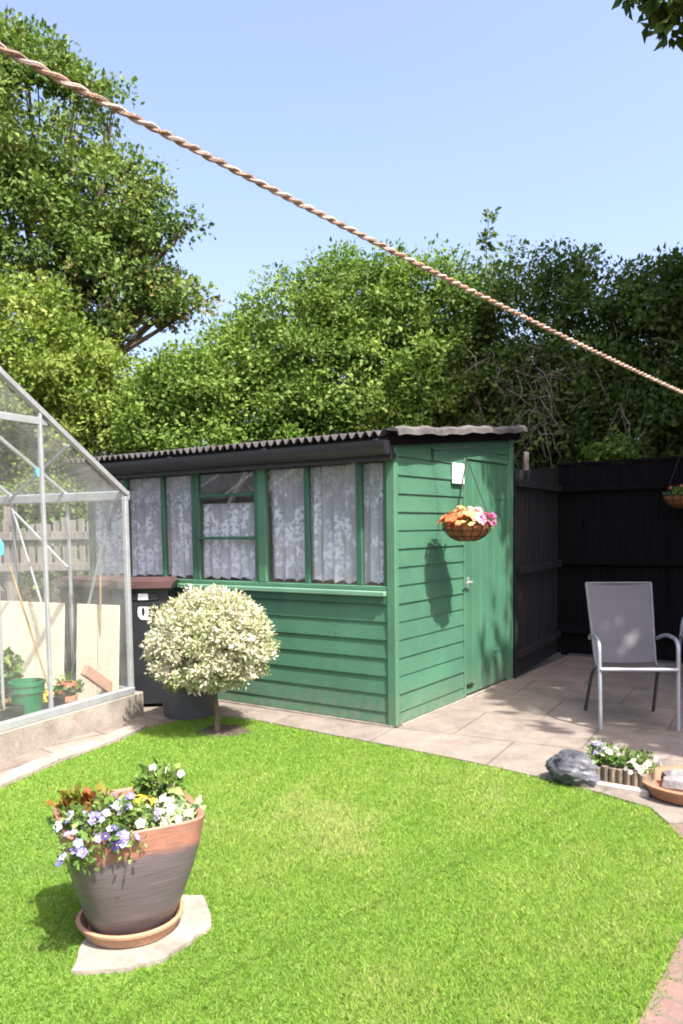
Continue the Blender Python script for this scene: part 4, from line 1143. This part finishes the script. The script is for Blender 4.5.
m = MB(); m.lathe([(.0, 1.24), (.045, 1.245), (.05, 1.32), (.03, 1.35), (.02, 1.36), (0, 1.36)], 18); m.build('can', M['blue_plastic'], bl, True)
m = MB(); m.tube([(0, 0, .0), (0, 0, 1.25)], .012, 8); m.build('pole', M['steel'], bl, True)

# ------------------------------------------------------------------ trees and hedges
def limbs(base, tops, r0, parent, name='trunk', mt=None):
    m = MB(); b = Vector(base)
    c = Vector((sum(t[0] for t in tops) / len(tops), sum(t[1] for t in tops) / len(tops), sum(t[2] for t in tops) / len(tops)))
    fork = b * .45 + c * .55; fork.x = fork.x * .6 + b.x * .4; fork.y = fork.y * .6 + b.y * .4
    m.tube([b, b * .66 + fork * .34 + Vector((.05, .03, 0)), b * .33 + fork * .67 + Vector((-.04, .05, 0)), fork], [r0 * 1.25, r0, r0 * .85, r0 * .65], 10)
    for t in tops:
        t = Vector(t); mid = fork * .5 + t * .5 + Vector((random.uniform(-.2, .2), random.uniform(-.2, .2), random.uniform(-.1, .2)))
        m.tube([fork - Vector((0, 0, .1)), mid, t], [r0 * .45, r0 * .25, r0 * .07], 7)
        for k in range(3):
            e = t + Vector((random.uniform(-.25, .25), random.uniform(-.25, .25), random.uniform(-.1, .2)))
            m.tube([mid, (mid + e) / 2 + Vector((0, 0, .1)), e], [r0 * .2, r0 * .1, r0 * .03], 5)
    return m.build(name, mt or M['bark'], parent, True)

def tree(name, label, cat, base, lobes, mt, nclump, per, leaf, cr, r0, group=None, **kw):
    t = thing(name, label, cat, base, 0, group)
    B = Vector(base); lo = [(a[0] - B.x, a[1] - B.y, a[2] - B.z) + tuple(a[3:]) for a in lobes]
    limbs((0, 0, -.05), [l[:3] for l in lo], r0, t)
    V, F, tn = lobes_cloud(lo, nclump, per, leaf, cr, **kw)
    if name == 'oak_tree': V, F, tn = gaps(V, tn, B)
    np_mesh('crown', V, F, mt, t, tn)
    return t
GAPS = [((1.15, 1.25, .68), .07), ((1.35, 1.29, .58), .10), ((1.34, 1.47, .93), .08), ((1.27, 1.345, .76), .06), ((1.33, .80, .43), .13), ((1.6, .95, .44), .12), ((1.0, 1.9, 0), .07), ((1.5, 1.75, 0), .08), ((.5, 2.0, 0), .08), ((1.24, .72, .2), .12)]
def gaps(V, tn, B):
    # open gaps in the crown where sunbeams come through
    b = V.reshape(-1, 4, 3); c = b.mean(1) + np.array(B); k = np.ones(len(c), bool); sd = np.array(S)
    for p, r in GAPS:
        v = c - np.array(p); along = v @ sd; dd = np.linalg.norm(v - along[:, None] * sd, axis=1); k &= dd > r
    b = b[k]; n = len(b); i = np.arange(n)[:, None] * 4
    F = np.concatenate([i + np.array([[0, 1, 2]]), i + np.array([[0, 2, 3]])], 1).reshape(-1, 3)
    return b.reshape(-1, 3), F, tn.reshape(-1, 4)[k].ravel()
TL = [(-9.81, 3.8, 8.6, 1.35), (-8.86, 4.35, 7.2, 1.0), (-7.95, 4.9, 6.9, .55), (-8.1, 4.8, 6.2, .6), (-7.75, 5.0, 5.8, .3), (-7.9, 4.9, 7.5, .32), (-8.64, 4.35, 5.8, .9), (-8.4, 4.45, 5.0, .38), (-7.52, 5.1, 5.52, .36), (-9.45, 3.85, 6.42, 1.2), (-9.76, 3.92, 9.75, .62), (-8.99, 4.43, 9.47, .42), (-8.48, 4.72, 8.85, .34), (-11.38, 2.67, 8.2, 2.0), (-10.88, 2.83, 6.1, 1.5), (-8.1, 4.8, 7.9, .3), (-7.3, 5.25, 6.85, .22), (-7.2, 5.3, 5.35, .16)]
tree('sycamore_tree', 'tall dark green tree with ragged outline rising at the left of the garden', 'tree', (-10.0, 3.7, 0), TL, M['leaf_dark'], 560, 150, .09, .30, .22, inner=.2)
BA = [(-6.88, 1.65, 4.18, .71), (-6.36, 1.96, 3.63, .75), (-5.84, 2.28, 3.21, .61), (-7.19, 1.36, 3.3, .95), (-6.0, 2.13, 2.74, .61), (-8.12, .79, 4.13, 1.09), (-6.72, 1.62, 2.61, .82), (-6.6, 1.75, 1.5, .9), (-5.7, 2.4, 1.5, .8), (-7.7, 1.1, 1.7, 1.0)]
tree('yellow_green_shrub', 'large bright yellow green shrub below the tall tree behind the greenhouse', 'shrub', (-6.7, 1.7, 0), BA, M['leaf_yellow'], 760, 125, .064, .23, .09, inner=.25)
BB = [(a, b, c - .28 if c > 2 else c, d * .93) for a, b, c, d in [(-4.67, 2.64, 3.57, .6), (-4.4, 2.84, 3.78, .34), (-5.08, 2.31, 3.08, .53), (-4.84, 2.55, 3.86, .33), (-4.54, 2.66, 2.8, .66), (-4.8, 2.5, 1.8, .7)]]
tree('rounded_shrub', 'rounded mid green shrub with a dome top behind the far end of the shed roof', 'shrub', (-4.7, 2.65, 0), BB, M['leaf_privet'], 420, 125, .056, .2, .07, inner=.25)
BC = [(-3.8, 3.9, 4.15, .85), (-3.19, 4.35, 4.55, .74), (-2.68, 4.72, 4.72, .55), (-2.28, 4.97, 4.44, .62), (-4.36, 3.48, 3.75, .62), (-3.32, 4.16, 3.39, .89), (-4.11, 3.59, 3.13, .76), (-2.41, 4.78, 3.24, .83), (-3.59, 3.92, 2.71, .83), (-3.2, 4.2, 1.7, .9), (-2.1, 5.5, 3.3, .7), (-2.1, 5.5, 2.4, .7), (-2.9, 5.3, 2.6, .8), (-2.6, 5.4, 3.6, .7)]
tree('tall_privet', 'broad tall bush of fresh green leaves behind the middle of the shed roof', 'bush', (-3.2, 4.25, 0), BC, M['leaf_privet'], 1120, 130, .058, .22, .1, inner=.22)
HD = [(-1.74, 5.1, 4.47, .58), (-1.1, 5.1, 4.46, .55), (-.5, 5.1, 4.33, .58), (.06, 5.1, 4.21, .56), (.59, 5.1, 4.08, .55), (1.09, 5.1, 4.06, .58), (1.61, 5.1, 3.98, .61), (2.4, 5.2, 3.95, .7), (3.3, 5.2, 4.0, .7), (-1.67, 5.1, 3.6, .68), (-.76, 5.1, 3.36, .67), (.07, 5.1, 3.21, .64), (.89, 5.1, 3.12, .65), (1.58, 5.1, 2.99, .68), (2.5, 5.2, 3., .7), (3.3, 5.2, 3., .7), (-1.23, 5.1, 2.63, .6), (-.42, 5.1, 2.51, .57), (.44, 5.1, 2.45, .55), (1.23, 5.1, 2.4, .58), (-1.2, 5.1, 1.6, .7), (.3, 5.1, 1.6, .7)] + [(-1.9 + .75 * k, 5.75, zz, .62) for k in range(8) for zz in (2.4, 3.4)]
hg = tree('overgrown_hedge', 'tall overgrown dark hedge with bare twiggy patches behind the black fence', 'hedge', (.2, 5.15, 0), HD, M['leaf_ivy'], 1800, 105, .06, .21, .1, inner=.3)
m = MB(); rr = random.Random(31)
for k in range(120):
    x = rr.gauss(-1.0, .42) if k % 3 else rr.uniform(-1.5, .8); z = rr.uniform(2.5, 3.75)
    p = Vector((x - .2, 4.50 + rr.uniform(-.14, .25) - 5.15, z)); pts = [p.copy()]
    dr = Vector((rr.gauss(.25, .6), rr.gauss(0, .15), rr.gauss(-.6, .6))).normalized()
    for s_ in range(6):
        dr = (dr + Vector((rr.gauss(0, .28), rr.gauss(0, .12), rr.gauss(-.06, .28)))).normalized(); p = p + dr * rr.uniform(.06, .13); pts.append(p.copy())
    m.tube(pts, [rr.uniform(.003, .0065) * (1 - .12 * i) for i in range(7)], 5)
m.build('bare_twigs', M['twig'], hg)
# sprig above the hedge, still part of the hedge
m = MB(); m.tube([(-1.76, -.05, 4.85), (-1.79, -.02, 5.3), (-1.74, .0, 5.68)], [.012, .008, .004], 6); m.build('sprig', M['twig'], hg)
V, F, tn = lobes_cloud([(-1.78, -.02, 5.35, .06, .22), (-1.75, 0, 5.6, .05, .1)], 12, 9, .08, .05, .4); np_mesh('sprig_leaves', V, F, M['leaf_ivy'], hg, tn)
lob = [(0, 0, .15, .2, .16), (.2, 0, .08, .14, .1), (-.12, 0, .05, .13, .1)]
t = thing('climbing_plant', 'pale leaved climber tumbling over the top of the black back fence', 'plant', (.334, 4.12, 2.2))
foliage('leaves', t, M['leaf_privet'], lob, 40, 18, .06, .07); m = MB(); m.tube([(0, 0, -2.2), (.03, .02, -.8), (0, 0, .1)], [.015, .012, .006], 6); m.build('stem', M['twig'], t)
# oak on the right whose branch hangs into the picture and whose crown shades the patio
OK_ = [(3.1, 2.3, 5.6, .8), (4.5, 1.3, 4.4, 1.45), (4.0, 3.5, 6.0, 1.6), (5.2, 3.2, 6.7, 1.8), (3.3, 2.7, 5.2, 1.15), (5.1, 1.4, 4.9, 1.5), (2.6, 3.9, 7.9, 1.25), (4.1, 4.1, 8.6, 1.8), (6.2, 2.4, 5.6, 1.5), (3.4, 4.3, 6.6, 1.3)]
OK_S = [(4.2, .45, 5.2, .75)]
oak = tree('oak_tree', 'oak whose leafy branch tip hangs into the top right corner of the sky', 'tree', (5.3, 3.1, 0), OK_, M['leaf_oak'], 2300, 60, .185, .34, .22, inner=.4)
V, F, tn = lobes_cloud([(a[0] - 5.3, a[1] - 3.1, a[2], a[3]) for a in OK_S], 34, 26, .12, .18, .5); V, F, tn = gaps(V, tn, (5.3, 3.1, 0)); np_mesh('outer_leaves', V, F, M['leaf_oak'], oak, tn)
m = MB(); m.tube([(-.6, -.8, 4.6), (-.8, -1.8, 5.0), (-1.1, -2.65, 5.2)], [.04, .025, .01], 6); m.build('branch', M['bark'], oak)
BRL = [(1.52, 1.08, 5.1, .14), (1.64, 1.16, 5.09, .16), (1.44, 1.02, 5.18, .08), (1.6, 1.12, 4.99, .08), (1.73, 1.21, 5.01, .13), (1.54, 1.11, 5.33, .18), (1.9, 1.2, 5.2, .25), (2.2, 1.3, 5.35, .3), (1.85, 1.1, 5.5, .3)]
V, F, tn = lobes_cloud([(a[0] - 5.3, a[1] - 3.1, a[2], a[3]) for a in BRL], 90, 14, .085, .07, .35, droop=.6, wscale=.7); np_mesh('branch_leaves', V, F, M['leaf_oak'], oak, tn)
m = MB(); m.tube([(-2.2, -1.5, 5.6), (-2.9, -1.7, 5.45), (-3.4, -1.85, 5.3), (-3.75, -1.98, 5.12)], [.03, .02, .012, .005], 6); m.build('branch', M['bark'], oak)

# ------------------------------------------------------------------ clothes line
rp = [Vector((1.93, -6.05, 2.13)), Vector((2.209, -4.505, 2.017)), Vector((2.365, -3.55, 1.93)), Vector((2.518, -2.659, 1.871)), Vector((2.95, -.0, 1.83))]
# fit a smooth sagging line through the ends: quadratic in arc
A_, B_ = Vector((1.944, -6.1, 2.208)), Vector((2.958, -.05, 1.762))
def rope_pt(t):
    p = A_.lerp(B_, t); p.z -= .10 * 4 * t * (1 - t); return p
rope = thing('clothes_line', 'pink and orange twisted rope clothes line slung across the garden', 'rope', tuple(A_))
nst = 1500
Ltot = (B_ - A_).length
for ph, mt in ((0, 'rope_a'), (math.pi, 'rope_b')):
    pts = []
    for i in range(nst + 1):
        t = i / nst; p = rope_pt(t) - A_
        d = (rope_pt(min(1, t + .001)) - rope_pt(max(0, t - .001))).normalized()
        a = d.cross(Vector((0, 0, 1))).normalized(); b = a.cross(d)
        an = 2 * math.pi * Ltot * t / .046 + ph + .5 * math.sin(t * 61) + .35 * math.sin(t * 143 + 1)
        pts.append(p + (a * math.cos(an) + b * math.sin(an)) * (.0023 + .0003 * math.sin(t * 97 + ph)))
    MB().tube(pts, .0028, 6).build('strand', M[mt], rope, True)
for q, lab in ((B_, 'timber post holding the far end of the clothes line by the patio'), (A_, 'timber post holding the near end of the clothes line')):
    m = MB(); s_ = 1 if q is B_ else -1
    m.box(-.04, .04, -.04, .04, -.05, 2.3, b=.006)
    t = thing('clothes_post', lab, 'post', (q.x, q.y + s_ * .045, 0)); m.build('post', M['fence_grey'], t)

# far trees beyond everything so no bare horizon shows between the shrubs
print('objects', len(bpy.data.objects))
